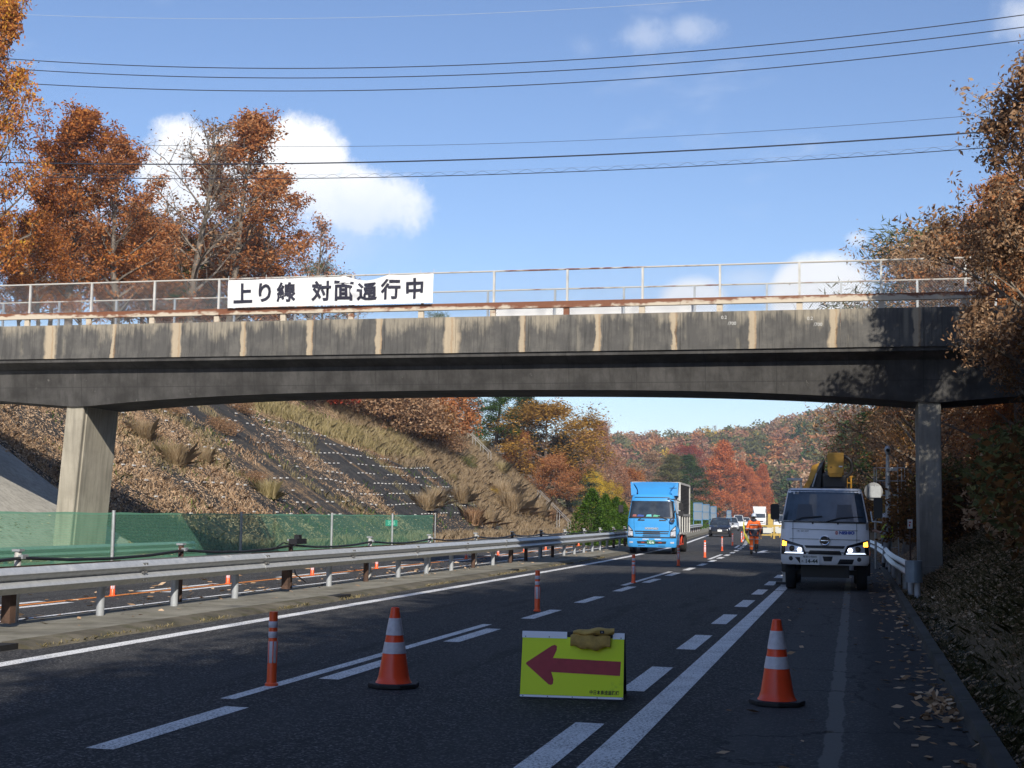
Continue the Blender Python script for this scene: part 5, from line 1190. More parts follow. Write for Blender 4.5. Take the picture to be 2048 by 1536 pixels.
# --- blue box truck driving towards the viewer
c = gz(1303, 1108.5)
B = empty('box_truck', (c.x, c.y, .004), R(2.2), 'sky blue box truck with tall wind deflector and louvred grey cargo box', 'truck', scale=.845)
cb = Cab([(.33, 1.14, .03), (.42, 1.18, .0), (.80, 1.19, .0), (1.40, 1.18, .04), (1.74, 1.16, .09), (2.58, 1.03, .28), (2.75, 1.0, .34), (2.88, .93, .44)], .16, 1.95)
cb.body('cab', m_bluep, B)
cb.patch('windscreen', ((-1.11, 1.77), (1.11, 1.77), (1.01, 2.56), (-1.01, 2.56)), m_glass, B, .012, 20, 8)
cb.patch('windscreen_surround', ((-1.14, 1.72), (1.14, 1.72), (1.11, 1.78), (-1.11, 1.78)), m_blk, B, .02, 20, 1)
cb.patch('roof_visor', ((-.9, 2.72), (.86, 2.72), (.82, 2.75), (-.86, 2.75)), m_blk, B, .02, 12, 1)
for i, (x, w_, col) in enumerate(((-.55, .35, (.03, .07, .30)), (-.15, .28, (.10, .45, .50)), (.22, .36, (.08, .35, .22)), (-.85, .2, (.30, .10, .08)))):
    cb.patch('dash_item', ((x-w_/2, 1.80), (x+w_/2, 1.80), (x+w_/2.4, 1.87+.04*(i % 2)), (x-w_/3, 1.90)), mat('dash_item_%d' % i, col, .4), B, .016, 3, 2)
for sx in (-1, 1):
    h = cb.patch('headlamp', ((sx*1.17, .84), (sx*.88, .84), (sx*.90, 1.12), (sx*1.155, 1.40)), m_lampdk, B, .02, 5, 5)
    cb.patch('lamp_lens', ((sx*1.15, .87), (sx*.91, .87), (sx*.92, 1.08), (sx*1.14, 1.13)), m_lamp, h, .028, 4, 3); cb.patch('lamp_lens', ((sx*1.14, 1.16), (sx*.96, 1.14), (sx*1.05, 1.24), (sx*1.14, 1.33)), m_lamp, h, .028, 3, 2)
    MB().lathe([(0, -.01), (.05, -.005), (.06, .01)], 12, (sx*1.0, cb.fr(1.0, .92)-.035, .93), 'y').build('main_beam', mat('bright_reflector', (.85, .85, .88), .1, .6), h)
    cb.patch('fog_lamp', ((sx*1.08, .52), (sx*.90, .52), (sx*.90, .60), (sx*1.08, .60)), m_lamp, B, .012, 2, 1)
    cb.patch('vent_slot', ((sx*.35, 1.60), (sx*.70, 1.60), (sx*.66, 1.66), (sx*.35, 1.66)), m_blk, B, .012, 3, 1); cb.patch('bumper_slot', ((sx*.33, .39), (sx*.65, .39), (sx*.65, .41), (sx*.33, .41)), m_blk, B, .012, 3, 1)
    rod(B, 'wiper', [(sx*.65+(.12 if sx > 0 else 0), cb.fr(.6, 1.70)-.03, 1.66), (sx*.3, cb.fr(.3, 1.85)-.03, 1.84)], .015, m_blk, 5)
    cb.patch('panel_seam', ((sx*.84, 1.15), (sx*.85, 1.15), (sx*.88, 1.70), (sx*.87, 1.70)), m_lampdk, B, .0125, 1, 5, 'stuff')
for z0, z1, a_, b_ in ((1.065, 1.115, -.82, .82), (.975, 1.015, -.78, .78), (.885, .90, -.42, .42)):
    cb.patch('grille_slot', ((a_, z0), (b_, z0), (b_+.03, z1), (a_-.03, z1)), m_blk, B, .014, 12, 1); cb.patch('grille_slot', ((-.40, z0-.03), (.40, z0-.03), (.44, z1), (-.44, z1)), m_blk, B, .018, 8, 1)
cb.patch('bumper_gap', ((-1.17, .775), (1.17, .775), (1.17, .83), (-1.17, .83)), m_blk, B, .013, 16, 1); cb.patch('bumper_intake', ((-.68, .50), (.68, .50), (.71, .62), (-.71, .62)), m_blk, B, .013, 10, 1)
for x in (-.42, .42): cb.patch('tie_marker', ((x-.09, .55), (x+.07, .55), (x+.07, .575), (x-.09, .575)), m_redst, B, .02, 1, 1); cb.patch('grey_clip', ((x*.7-.15, .70), (x*.7+.15, .70), (x*.7+.15, .73), (x*.7-.15, .73)), m_alu, B, .02, 1, 1)
cb.txt('FORWARD', 0, 1.225, .125, m_chrome, B, .006, sx=1.05)
num_plate(cb, -.03, .575, .38, .19, m_green, m_wtxt, '名古屋100', 'か', '92-92', B)
# deflector sweeping up to the box
rings = []
for u, hw, z, yy in ((0, .72, 2.80, .52), (.2, .74, 2.93, .75), (.45, .80, 3.12, 1.05), (.7, .95, 3.32, 1.45), (.88, 1.08, 3.44, 1.75), (1, 1.14, 3.50, 1.93)):
    rings.append([(-hw, yy, z), (-hw*.6, yy-.02, z+.02), (0, yy-.03, z+.025), (hw*.6, yy-.02, z+.02), (hw, yy, z), (max(hw, .93), 1.96, z-.06), (max(hw, .93), 1.96, 2.80), (-max(hw, .93), 1.96, 2.80), (-max(hw, .93), 1.96, z-.06)])
MB().loft(rings).build('wind_deflector', m_bluep, B)
MB().prism([(.93, 2.84), (1.14, 2.84), (1.18, 3.48), (1.12, 3.50), (.80, 3.0)], (1.2, 1.97), 'y').build('side_fairing', m_bluep, B); MB().prism([(-.80, 3.0), (-1.12, 3.50), (-1.18, 3.48), (-1.14, 2.84), (-.93, 2.84)], (1.2, 1.97), 'y').build('side_fairing', m_bluep, B)
MB().box(.75, 1.10, 1.185, 1.2, 3.20, 3.225).build('fairing_line', m_blk, B)
# cargo box: posts, rails, louvres, lower panels
MB().box(-1.16, 1.14, 2.06, 8.25, .98, 3.46).build('cargo_body', m_blk, B)
fm = m_bodysteel; m_lfr = mat('pale_box_frame', (.52, .52, .50), .5, vary=.1)
for x in (-1.19, 1.17):
    for y in (2.04, 8.2): MB().box(x-.045, x+.045, y, y+.10, .95, 3.50).build('corner_post', m_lfr, B)
    MB().box(x-.04, x+.04, 2.145, 8.195, 3.42, 3.50).build('top_rail', m_lfr, B); MB().box(x-.04, x+.04, 2.145, 8.195, .95, 1.02).build('bottom_rail', m_lfr, B); MB().box(x-.035, x+.035, 2.145, 8.195, 1.84, 1.96).build('middle_rail', fm, B)
    for k in range(1, 4): MB().box(x-.03, x+.035, 2.145+1.5*k, 2.20+1.5*k, 1.03, 1.83).build('stake', m_lfr, B)
    if x > 0:
        for k in range(20): MB().add([(1.142, 2.15, 2.0+.07*k), (1.142, 8.19, 2.0+.07*k), (1.19, 8.19, 2.022+.07*k), (1.19, 2.15, 2.022+.07*k), (1.19, 2.15, 2.034+.07*k), (1.19, 8.19, 2.034+.07*k)], [(0, 1, 2, 3), (3, 2, 5, 4)]).build('louvre', mat('grey_louvre', (.24, .245, .255), .5, .3), B)
        for k in range(4): MB().box(1.145, 1.16, 2.22+1.5*k, 3.62+1.5*k, 1.04, 1.82).build('side_panel', mat('dark_grey_panel', (.07, .075, .085), .5, vary=.15), B)
MB().box(-1.14, 1.12, 2.04, 2.055, 1.0, 3.46).build('front_wall', fm, B); MB().box(-1.2, 1.19, 2.05, 8.3, 3.505, 3.53).build('roof_sheet', m_lfr, B)
for x in (-1.02, 1.02): wheel(B, x, 1.15, .44, .26); wheel(B, x, 5.9, .44, .36)
MB().box(-.9, .9, .4, 1.9, .45, .8).build('underbody', m_blk, B); MB().box(-.42, .42, 1.96, 8.2, .55, .93).build('chassis_rail', m_blk, B); MB().box(.80, 1.12, 1.1-.6, 1.1+.75, .85, .98).build('wheel_arch', m_bluep, B)
sg_ = empty('side_guard'); sg_.parent = B
for pts in (((1.12, 2.3, .90), (1.12, 4.6, .90)), ((1.12, 2.5, .42), (1.12, 4.9, .42)), ((1.12, 2.3, .90), (1.12, 3.3, .42)), ((1.12, 3.3, .42), (1.12, 4.0, .90)), ((1.12, 4.0, .90), (1.12, 4.9, .42)), ((1.12, 2.5, .42), (1.12, 2.3, .90))): rod(sg_, 'bar', pts, .035, m_redst, 6)
MB().prism([(1.0, .95), (1.2, .95), (1.24, 1.15), (1.18, 1.35), (1.0, 1.3)], (.85, 1.6), 'y').build('fender_bulge', m_bluep, B)
for x, z0, z1, yy in ((-1.50, 1.98, 2.35, -.02), (1.40, 2.12, 2.50, .15), (1.38, 1.84, 2.10, .2)):
    MB().rbox(x-.11, x+.11, yy, yy+.13, z0, z1, .05).build('wing_mirror', m_blk, B)
rod(B, 'mirror_arm', [(-1.42, .05, 1.95), (-1.32, .05, 1.9), (-1.12, .2, 2.05)], .02, m_blk, 6); rod(B, 'mirror_arm', [(-1.42, .05, 2.35), (-1.32, .05, 2.55), (-1.02, .3, 2.5)], .02, m_blk, 6)
rod(B, 'mirror_arm', [(1.42, .2, 2.5), (1.2, .2, 2.62), (.75, .28, 2.68)], .022, m_blk, 6); rod(B, 'mirror_arm', [(1.3, .25, 1.9), (1.12, .3, 1.95)], .02, m_blk, 6)
MB().lathe([(0, -.06), (.09, -.04), (.13, .03), (.1, .08)], 14, (.98, -.02, 1.62), 'y').build('round_mirror', mat('mirror_shell', (.35, .38, .45), .1, .9), B); rod(B, 'mirror_arm', [(1.02, .0, 1.7), (1.12, .05, 2.1)], .025, m_blk, 6)

# --- cars
def car(loc, rz, paint, label, L_=4.4, hw=.87, belt=.95, roof=1.46, hood=.95, name='parked_car', van=False, lights_on=False, group='cars queuing in our lane', dark=False, s=1):
    e = empty(name, (loc.x, loc.y, .004), rz, label, 'van' if van else 'car', group, s)
    st = [(0, hw*.72, .34, .58), (.06, hw*.84, .24, .66), (.3, hw*.96, .20, belt-.22), (hood*.6, hw, .2, belt-.10), (hood+.15, hw, .2, belt), (L_*.6, hw, .2, belt+.02), (L_-.35, hw*.97, .22, belt+.05), (L_-.04, hw*.88, .28, belt), (L_, hw*.8, .36, belt-.15)]
    rings = []
    for y, w_, z0, z1 in st:
        rings.append([(-w_*.92, y, z0), (w_*.92, y, z0), (w_, y, z0+.15), (w_*1.0, y, (z0+z1)/2+.05), (w_*.95, y, z1-.06), (w_*.82, y, z1), (0, y, z1+.03), (-w_*.82, y, z1), (-w_*.95, y, z1-.06), (-w_*1.0, y, (z0+z1)/2+.05), (-w_, y, z0+.15)])
    MB().loft(rings).build('body', paint, e)
    a = hood if not van else hood*.8; rk = .75 if not van else .5; rear = .9 if not van else .25
    gl = [(a, hw*.86, hw*.84, belt-.02), (a+rk, hw*.84, hw*.66, roof-.03), (a+rk+.1, hw*.84, hw*.68, roof-.01), (L_-rear-.1, hw*.84, hw*.68, roof-.02), (L_-.2, hw*.80, hw*.76, belt+.03)]
    rings = [[(-wb, y, belt-.05), (wb, y, belt-.05), ((wb+wt)/2, y, (belt+zt)/2), (wt, y, zt), (0, y, zt+.02), (-wt, y, zt), (-(wb+wt)/2, y, (belt+zt)/2)] for y, wb, wt, zt in gl]
    MB().loft(rings).build('windows', m_glass, e)
    rr = [[(-wt-.02, y, zt-.02), (-wt*.8, y, zt+.028), (0, y, zt+.045), (wt*.8, y, zt+.028), (wt+.02, y, zt-.02)] for y, wb, wt, zt in gl[1:4]]
    MB().loft([r+[(r[-1][0], r[-1][1], r[-1][2]-.01), (r[0][0], r[0][1], r[0][2]-.01)] for r in rr]).build('roof', paint, e)
    for sx in (-1, 1):
        rod(e, 'windscreen_pillar', [(sx*hw*.85, a, belt-.02), (sx*hw*.67, a+rk, roof-.02)], .035, paint, 6)
        MB().loft([[(sx*hw*.90, .10, .55), (sx*hw*.52, .02, .53), (sx*hw*.50, .035, .62), (sx*hw*.93, .28, .74)], [(sx*hw*.90, .3, .55), (sx*hw*.52, .3, .53), (sx*hw*.50, .3, .62), (sx*hw*.93, .5, .74)]], smooth=False).build('headlight', m_lit if lights_on else mat('bright_reflector'), e)
        MB().rbox(sx*(hw+.11)-.09, sx*(hw+.11)+.09, a+.25, a+.4, belt, belt+.14, .04).build('door_mirror', paint, e)
        for y in (.78, L_-.8): wheel(e, sx*(hw-.09), y, .31, .2, n=16)
    MB().box(-hw*.7, hw*.7, -.012, .3, .25, .43).build('lower_grille', m_blk, e); MB().box(-hw*.48, hw*.48, .005, .3, .53, .60).build('grille', m_blk, e)
    pl = MB().box(-.17, .17, -.035, -.015, .41, .57).build('number_plate', m_wplate, e); MB().box(-.06, .06, -.02, .01, .62, .66).build('badge', m_chrome, e)
    return e
car(gz(1439.5, 1074), R(4), m_blackp, 'black car with white number plate, first behind the blue truck', group='cars queuing in our lane', dark=True)
car(gz(1463, 1062), R(5), m_silver, 'silver car half hidden behind the black car', roof=1.52, s=1.0)
car(gz(1477, 1059), R(5), m_white2, 'tall white van between the silver car and the white car', L_=3.4, hw=.74, roof=1.82, belt=1.08, hood=.5, van=True, name='small_van')
car(gz(1491, 1056.5), R(5), m_white2, 'white car with black windows, last before the far box truck', roof=1.5)
car(gz(1561, 1061.5), R(3), m_white2, 'white van behind the barricades, cut by the work truck mirror', L_=4.4, hw=.84, roof=1.9, belt=1.15, hood=.5, van=True, group='vehicles beyond the barricades', name='small_van')
c = gz(1519, 1054.5)
Wt = empty('box_truck', (c.x, c.y, .004), R(4), 'far white box truck with bright front above the walking worker', 'truck')
cb = Cab([(.4, 1.0, .0), (1.3, 1.02, .0), (1.5, 1.0, .05), (2.25, .93, .25), (2.4, .85, .35)], .15, 1.7); cb.body('cab', m_white2, Wt); cb.patch('windscreen', ((-.95, 1.5), (.95, 1.5), (.88, 2.2), (-.88, 2.2)), m_glass, Wt); cb.patch('grille', ((-.6, .85), (.6, .85), (.6, 1.05), (-.6, 1.05)), m_blk, Wt); cb.patch('bumper_gap', ((-.9, .6), (.9, .6), (.9, .68), (-.9, .68)), m_blk, Wt)
for sx in (-1, 1): cb.patch('headlamp', ((sx*.95, .75), (sx*.7, .75), (sx*.7, .95), (sx*.95, .95)), m_lamp, Wt); wheel(Wt, sx*.85, 1.0, .4, .25, n=14); wheel(Wt, sx*.85, 5.0, .4, .3, n=14); MB().rbox(sx*1.2-.1, sx*1.2+.1, .1, .2, 1.6, 2.1, .05).build('wing_mirror', m_blk, Wt)
MB().box(-1.05, 1.05, 1.8, 7.5, 1.0, 3.35).build('cargo_box', m_white2, Wt); MB().loft([[(-.85, .5, 2.42), (.85, .5, 2.42), (.85, .6, 2.45), (-.85, .6, 2.45)], [(-1.03, 1.6, 2.42), (1.03, 1.6, 2.42), (1.03, 1.78, 3.3), (-1.03, 1.78, 3.3)]], smooth=False).build('wind_deflector', m_white2, Wt); MB().box(1.052, 1.07, 1.85, 7.45, 1.05, 3.3).build('side_panel', mat('light_grey_side', (.30, .31, .33), .6), Wt)

# ------------------------------------------------------------------ people
def skin_mesh(name, V, E_, rad, m, parent, sub=1, root=0):
    me = bpy.data.meshes.new(name); me.from_pydata(V, E_, []); o = bpy.data.objects.new(name, me); COL.objects.link(o)
    sk = o.modifiers.new('skin', 'SKIN'); sk.use_smooth_shade = True
    for i, r_ in enumerate(rad): me.skin_vertices[0].data[i].radius = (r_, r_) if not isinstance(r_, tuple) else r_
    me.skin_vertices[0].data[root].use_root = True; sb_ = o.modifiers.new('sub', 'SUBSURF'); sb_.levels = sub; sb_.render_levels = sub
    ev = bpy.data.meshes.new_from_object(o.evaluated_get(bpy.context.evaluated_depsgraph_get())); bpy.data.objects.remove(o); ev.name = name
    ev.materials.clear(); ev.materials.append(m); o = bpy.data.objects.new(name, ev); COL.objects.link(o); o.parent = parent; return o
def chain(pts, rad, E0=0): return pts, [(i, i+1) for i in range(len(pts)-1)], rad
m_skin = mat('skin', (.45, .26, .18), .6); m_hair = mat('black_hair', (.012, .011, .010), .7)
m_hiv = mat('orange_workwear', (.80, .13, .015), .75, vary=.15, vscale=7, bump=.4, bscale=15); m_navy = mat('navy_workwear', (.022, .026, .045), .8, vary=.2, bump=.4, bscale=15); m_band = mat('silver_tape', (.38, .39, .42), .5); m_boot = mat('black_boot', (.015, .015, .016), .6); m_helm = mat('pale_blue_grey_helmet', (.42, .48, .58), .35); m_helmw = mat('white_helmet', (.72, .74, .76), .35); m_cover = mat('pale_grey_coverall', (.30, .32, .34), .8, vary=.15, bump=.4, bscale=12); m_vest = mat('lime_vest', (.50, .62, .04), .6)
def hand(parent, wrist, d, m):
    w_ = Vector(wrist); d = Vector(d).normalized(); s = d.orthogonal().normalized(); k = empty('hand'); k.parent = parent
    MB().tube([w_-d*.02, w_+d*.045, w_+d*.09], [.026, .038, .030], 8).build('palm', m, k)
    for i, (o_, l_) in enumerate(((-.028, .06), (-.010, .072), (.009, .068), (.026, .052))): q = w_+d*.085+s*o_; MB().tube([q, q+d*l_*.55, q+d*l_+s.cross(d)*.015], [.0095, .009, .007], 6).build('finger', m, k)
    q = w_+d*.03-s*.034; MB().tube([q, q+d*.03-s*.018, q+d*.06-s*.02], [.012, .011, .008], 6).build('thumb', m, k)
def head(parent, c, face, m_h, hat=True):
    c = Vector(c); f = Vector(face).normalized(); s = Vector((-f.y, f.x, 0)); M = Matrix((( s.x, f.x, 0), (s.y, f.y, 0), (0, 0, 1)))
    P = lambda a, b, z: c+M @ Vector((a, b, z))
    hd_ = MB(); rings = []
    for z, rx_, ry_, oy in ((-.115, .035, .04, .03), (-.10, .052, .062, .03), (-.06, .066, .082, .015), (-.02, .074, .092, .008), (.02, .078, .098, 0), (.06, .074, .094, -.003), (.095, .055, .07, -.005), (.115, .02, .025, -.005)):
        rings.append([P(rx_*math.cos(2*math.pi*j/16), oy+ry_*math.sin(2*math.pi*j/16), z) for j in range(16)])
    hd_.loft(rings).build('head', m_skin, parent)
    MB().loft([[P(-.008, .09, .01), P(.008, .09, .01), P(.008, .085, .0), P(-.008, .085, .0)], [P(-.016, .112, -.03), P(.016, .112, -.03), P(.014, .085, -.038), P(-.014, .085, -.038)]]).build('nose', m_skin, parent)
    for sx in (-1, 1):
        MB().lathe([(0, -.006), (.011, 0), (0, .006)], 8, P(sx*.032, .088, .012)).build('eye', m_hair, parent); MB().cbox(*P(sx*.078, -.005, -.005), .02, .03, .055).build('ear', m_skin, parent)
    MB().cbox(*P(0, .088, -.062), .04, .02, .008).build('mouth', mat('lips', (.30, .10, .08), .6), parent)
    rings = [[P(rx_*math.cos(2*math.pi*j/16), -.018+ry_*math.sin(2*math.pi*j/16), z) for j in range(16)] for z, rx_, ry_ in ((-.07, .060, .07), (-.02, .080, .092), (.04, .084, .095))]
    MB().loft([[p if (M.transposed() @ (p-c)).y < .03 else p*0+c+(p-c)*.85 for p in r_] for r_ in rings]).build('hair', m_hair, parent)
    rings = [[P(rx_*math.cos(2*math.pi*j/20), oy+ry_*math.sin(2*math.pi*j/20), z) for j in range(20)] for z, rx_, ry_, oy in ((.025, .125, .155, .02), (.035, .128, .160, .02), (.045, .108, .128, 0), (.09, .104, .122, 0), (.13, .085, .10, 0), (.155, .05, .06, 0), (.163, .01, .012, 0))]
    MB().loft(rings).build('helmet', m_h, parent)
def limb(name, pts, rad, m, parent): 
    V, E_, r_ = chain(pts, rad); return skin_mesh(name, V, E_, r_, m, parent, 2)
p1 = gz(1508, 1110); W1 = empty('person', (p1.x, p1.y, .004), R(6), 'person in orange and navy rain suit and pale helmet walking away, seen from behind', 'person', scale=.97)
def figure(parent, hip, chest, neck, hd_, arms, legs, mats_, hem=.70):
    skinm, top, low, boot = mats_
    V = [hip, tuple((Vector(hip)+Vector(chest))/2), chest, neck, hd_]; E_ = [(0, 1), (1, 2), (2, 3), (3, 4)]; rad = [(.13, .10), (.12, .09), (.15, .10), .05, .07]
    for a in arms: k = len(V); V += a; E_ += [(2, k)]+[(k+i, k+i+1) for i in range(len(a)-1)]; rad += [.055, .045, .03, .03][:len(a)]
    for l in legs: k = len(V); V += l; E_ += [(0, k)]+[(k+i, k+i+1) for i in range(len(l)-1)]; rad += [.08, .055, .04, .03][:len(l)]
    skin_mesh('body', V, E_, rad, m_skin, parent, 1)
    # jacket, trousers, boots as clothing over it
    V = [tuple(Vector(hip)-Vector((0, 0, .10))), tuple(Vector(hip)+Vector((0, 0, .08))), tuple((Vector(hip)+Vector(chest))/2), chest, tuple(Vector(chest)+(Vector(neck)-Vector(chest))*.6)]; E_ = [(i, i+1) for i in range(4)]; rad = [(.20, .15), (.20, .15), (.19, .14), (.20, .14), (.12, .10)]
    for a in arms: k = len(V); V += a[:3]; E_ += [(3, k), (k, k+1), (k+1, k+2)]; rad += [.088, .075, .058]
    jk = skin_mesh('jacket', V, E_, rad, top, parent, 2, root=2)
    V = [hip]; E_ = []; rad = [(.16, .13)]
    for l in legs: k = len(V); V += [l[0], l[1], tuple(Vector(l[1]).lerp(Vector(l[2]), .8))]; E_ += [(0, k), (k, k+1), (k+1, k+2)]; rad += [.115, .088, .075]
    skin_mesh('trousers', V, E_, rad, low, parent, 2)
    for l in legs: 
        q = Vector(l[2]); t_ = Vector(l[3]); limb('boot', [tuple(Vector(l[1]).lerp(q, .55)), tuple(q+Vector((0, 0, .03))), tuple(q+Vector((0, 0, -.035))), tuple(t_)], [.066, .062, .055, .042], boot, parent)
    return jk
figure(W1, (0, 0, .92), (0, .02, 1.36), (0, .03, 1.50), (0, .04, 1.60), [[(-.19, .02, 1.40), (-.29, -.03, 1.14), (-.33, .06, .92), (-.33, .07, .86)], [(.19, .02, 1.40), (.28, -.03, 1.14), (.30, .05, .92), (.30, .06, .86)]],
       [[(-.10, 0, .86), (-.12, -.02, .48), (-.11, -.04, .10), (-.11, .10, .045)], [(.10, 0, .86), (.11, .10, .48), (.10, .02, .16), (.10, .14, .13)]], (m_skin, m_hiv, m_hiv, m_boot))
def ringband(parent, name, z, rx, ry, h, m, cx=0, cy=0): return MB().lathe([(1, z-h/2), (1.03, z), (1, z+h/2)], 20).build(name, m, parent), rx, ry, cx, cy
def ell(parent, name, z0, z1, rx, ry, m, cx=0, cy=0, taper=1.0):
    b = MB().loft([[(cx+rx*k*math.cos(2*math.pi*j/24), cy+ry*k*math.sin(2*math.pi*j/24), z) for j in range(24)] for z, k in ((z0, 1), ((z0+z1)/2, 1.01), (z1, taper))]); return b.build(name, m, parent)
ell(W1, 'jacket_hem', .80, 1.08, .225, .185, m_navy, 0, .0, 1.0); ell(W1, 'reflective_tape', 1.08, 1.125, .229, .188, m_band); ell(W1, 'reflective_tape', 1.27, 1.31, .226, .185, m_band, 0, .01)
ell(W1, 'collar', 1.44, 1.54, .125, .125, m_navy, 0, .02, .8)
for sx in (-1, 1):
    limb('cuff', [(sx*.295, -.02, 1.10), (sx*.325, .04, .96), (sx*.325, .06, .90)], [.080, .07, .062], m_navy, W1); ell(W1, 'reflective_tape', 1.11, 1.15, .088, .088, m_band, sx*.29, -.02)
ell(W1, 'reflective_tape', .66, .69, .125, .125, m_band, -.115, 0); ell(W1, 'reflective_tape', .66, .69, .125, .125, m_band, .115, .05); ell(W1, 'reflective_tape', .36, .39, .095, .095, m_band, -.118, -.03)
limb('gaiter', [(.11, .09, .52), (.108, .07, .38), (.10, .03, .22)], [.098, .09, .078], m_boot, W1)
head(W1, (0, .05, 1.62), (0, 1, 0), m_helm); hand(W1, (-.33, .08, .87), (-.05, .3, -1), m_boot); hand(W1, (.30, .08, .87), (0, .3, -1), m_skin)
fl = empty('signal_flag', (p1.x, p1.y, .004), R(6), 'yellow furled flag held at the left side of the walking worker', 'flag', scale=.97)
limb('cloth', [(-.42, .06, 1.42), (-.44, .04, 1.2), (-.40, .06, .95), (-.33, .03, .74), (-.22, -.02, .54), (-.13, -.05, .44)], [.02, .045, .04, .075, .06, .03], mat('yellow_flag_cloth', (.55, .50, .07), .8, vary=.3, bump=.5), fl); rod(fl, 'stick', [(-.43, .05, 1.46), (-.42, .05, .78)], .012, m_wpost, 6)
p2 = gY(1773, 1135, 44.0); z2 = max(tz(p2.x, 44), .0)+.01
W2 = empty('person', (p2.x, 44.0, z2), 0, 'person in pale coverall, lime vest and white helmet behind the short guard rail', 'person', scale=.98)
figure(W2, (.02, 0, .92), (.06, 0, 1.34), (.03, 0, 1.48), (-.02, 0, 1.58), [[(.06, -.17, 1.38), (.02, -.20, 1.12), (-.20, -.12, 1.16), (-.27, -.09, 1.18)], [(.06, .17, 1.38), (.04, .2, 1.12), (-.18, .1, 1.18), (-.25, .08, 1.2)]],
       [[(.02, -.09, .86), (-.04, -.10, .48), (-.10, -.10, .10), (-.24, -.10, .045)], [(.02, .09, .86), (.05, .1, .48), (.10, .1, .10), (-.04, .1, .045)]], (m_skin, m_cover, m_cover, m_boot))
ell(W2, 'vest_belt', 1.00, 1.10, .20, .225, m_vest, .04, 0); 
for sy in (-1, 1): MB().tube([(-.12, sy*.12, 1.06), (-.10, sy*.15, 1.28), (.02, sy*.14, 1.475), (.17, sy*.13, 1.42), (.22, sy*.10, 1.1)], .028, 6).build('vest_strap', m_vest, W2)
head(W2, (-.03, 0, 1.61), (-1, -.25, 0), m_helmw); hand(W2, (-.28, -.08, 1.185), (-1, .3, .3), m_skin); hand(W2, (-.26, .08, 1.20), (-1, -.3, .3), m_skin)
ph = MB().box(-.40, -.385, -.04, .04, 1.17, 1.31).build('phone', m_blk); ph.location = W2.location; ph.scale = W2.scale; tag(ph, 'small dark phone held up by the worker in the lime vest', 'phone')
# ------------------------------------------------------------------ ground cover
gr_ = np.random.default_rng(99)
def flat_leaves(X, Y, Z, size, r, tilt=.35, slope=0.0, aspect=.45):
    n = len(X); a_ = r.random(n)*6.283; d = np.stack([np.cos(a_), np.sin(a_), r.normal(size=n)*tilt*.5], 1); q = np.stack([-np.sin(a_), np.cos(a_), r.normal(size=n)*tilt], 1)
    if slope is not None and np.any(slope): d[:, 2] += d[:, 0]*slope; q[:, 2] += q[:, 0]*slope
    s = (size*(.6+.8*r.random(n)))[:, None]; P = np.stack([X, Y, Z], 1); d = d*s; q = q*s*aspect*.5
    V = np.stack([P, P+d*.5+q, P+d, P+d*.5-q], 1).reshape(-1, 3); return V, np.arange(4*n).reshape(-1, 4)
def scatter(name, X, Y, Z, size, m, slope=0.0, tilt=.35, label=None):
    V, F = flat_leaves(X, Y, Z, size, gr_, tilt, slope); o = np_mesh(name, V, F, L[m] if isinstance(m, str) else m); o['kind'] = 'stuff'; return o
def near_litter(n, x0, x1, y0, y1, pw=1.0):
    Y = y0+(y1-y0)*gr_.random(n)**1.4; X = x0+(x1-x0)*gr_.random(n)**pw+np_off(Y); return X, Y
# gutter and verge on the right
X, Y = near_litter(420, .76, .30, 6, 42, 2.2); scatter('fallen_leaves', X, Y, np.full(len(X), .012), .10, 'litter')
X, Y = near_litter(60, .2, -1.2, 8, 40, 1.6); scatter('fallen_leaves', X, Y, np.full(len(X), .012), .09, 'litter')
X, Y = near_litter(60000, .95, 5.5, 5, 60, 1.3); scatter('fallen_leaves', X, Y, terrain(X, Y)+.04+.04*gr_.random(len(X)), .06, 'litter', .3)
k_ = gr_.random(90); X = .66+.14*gr_.normal(size=90)*.5; Y = 11.3+1.6*gr_.random(90); scatter('fallen_leaves', X, Y, .015+.04*gr_.random(90), .085, 'litter', 0, .8)
# far carriageway and median
X = -11.0-gr_.random(500)**1.8*3.5; Y = 14+60*gr_.random(500)**1.3; X = X+np_off(Y); scatter('fallen_leaves', X, Y, np.full(500, .012), .15, 'litter')
X = -9.6-gr_.random(260)*1.1; Y = 14+55*gr_.random(260); scatter('fallen_leaves', X+np_off(Y), Y, np.full(260, .066), .10, 'litter')
# litter caught in runs down the left slope
n = 420000; Y = 41+105*gr_.random(n); z = 13*gr_.random(n); X = -22.6-z/.65+np_off(Y)
run = (gr_.random(n)-.5)*.22+vnoise(Y*2.7, z*1.3, .6, 44)*.2-.1+vnoise(Y*1.0, z*.25, 1.1, 41)*.42+vnoise(Y, z*.3, 3.5, 42)*.35+vnoise(X, Y, 11, 43)*.55; dens = run > (.65+.27*sst(Y, 57, 66)*(Y < 105)*(z < 9.0-4.0*sst(Y, 60, 104)))
near_ = (Y < 62) & (z > 2.2) & (vnoise(X, Y, 6, 50) > .35); top_ = (z > 8.6-4*sst(Y, 60, 104)) | (Y > 104)
keep = (dens | (near_ & (gr_.random(n) < .6)) | (top_ & (gr_.random(n) < .15))); X, Y, z = X[keep], Y[keep], z[keep]
Zt = terrain(X, Y)+.11+.10*gr_.random(len(X)); scatter('fallen_leaves', X, Y, Zt-.06, .085, 'litter', -.65, .35)
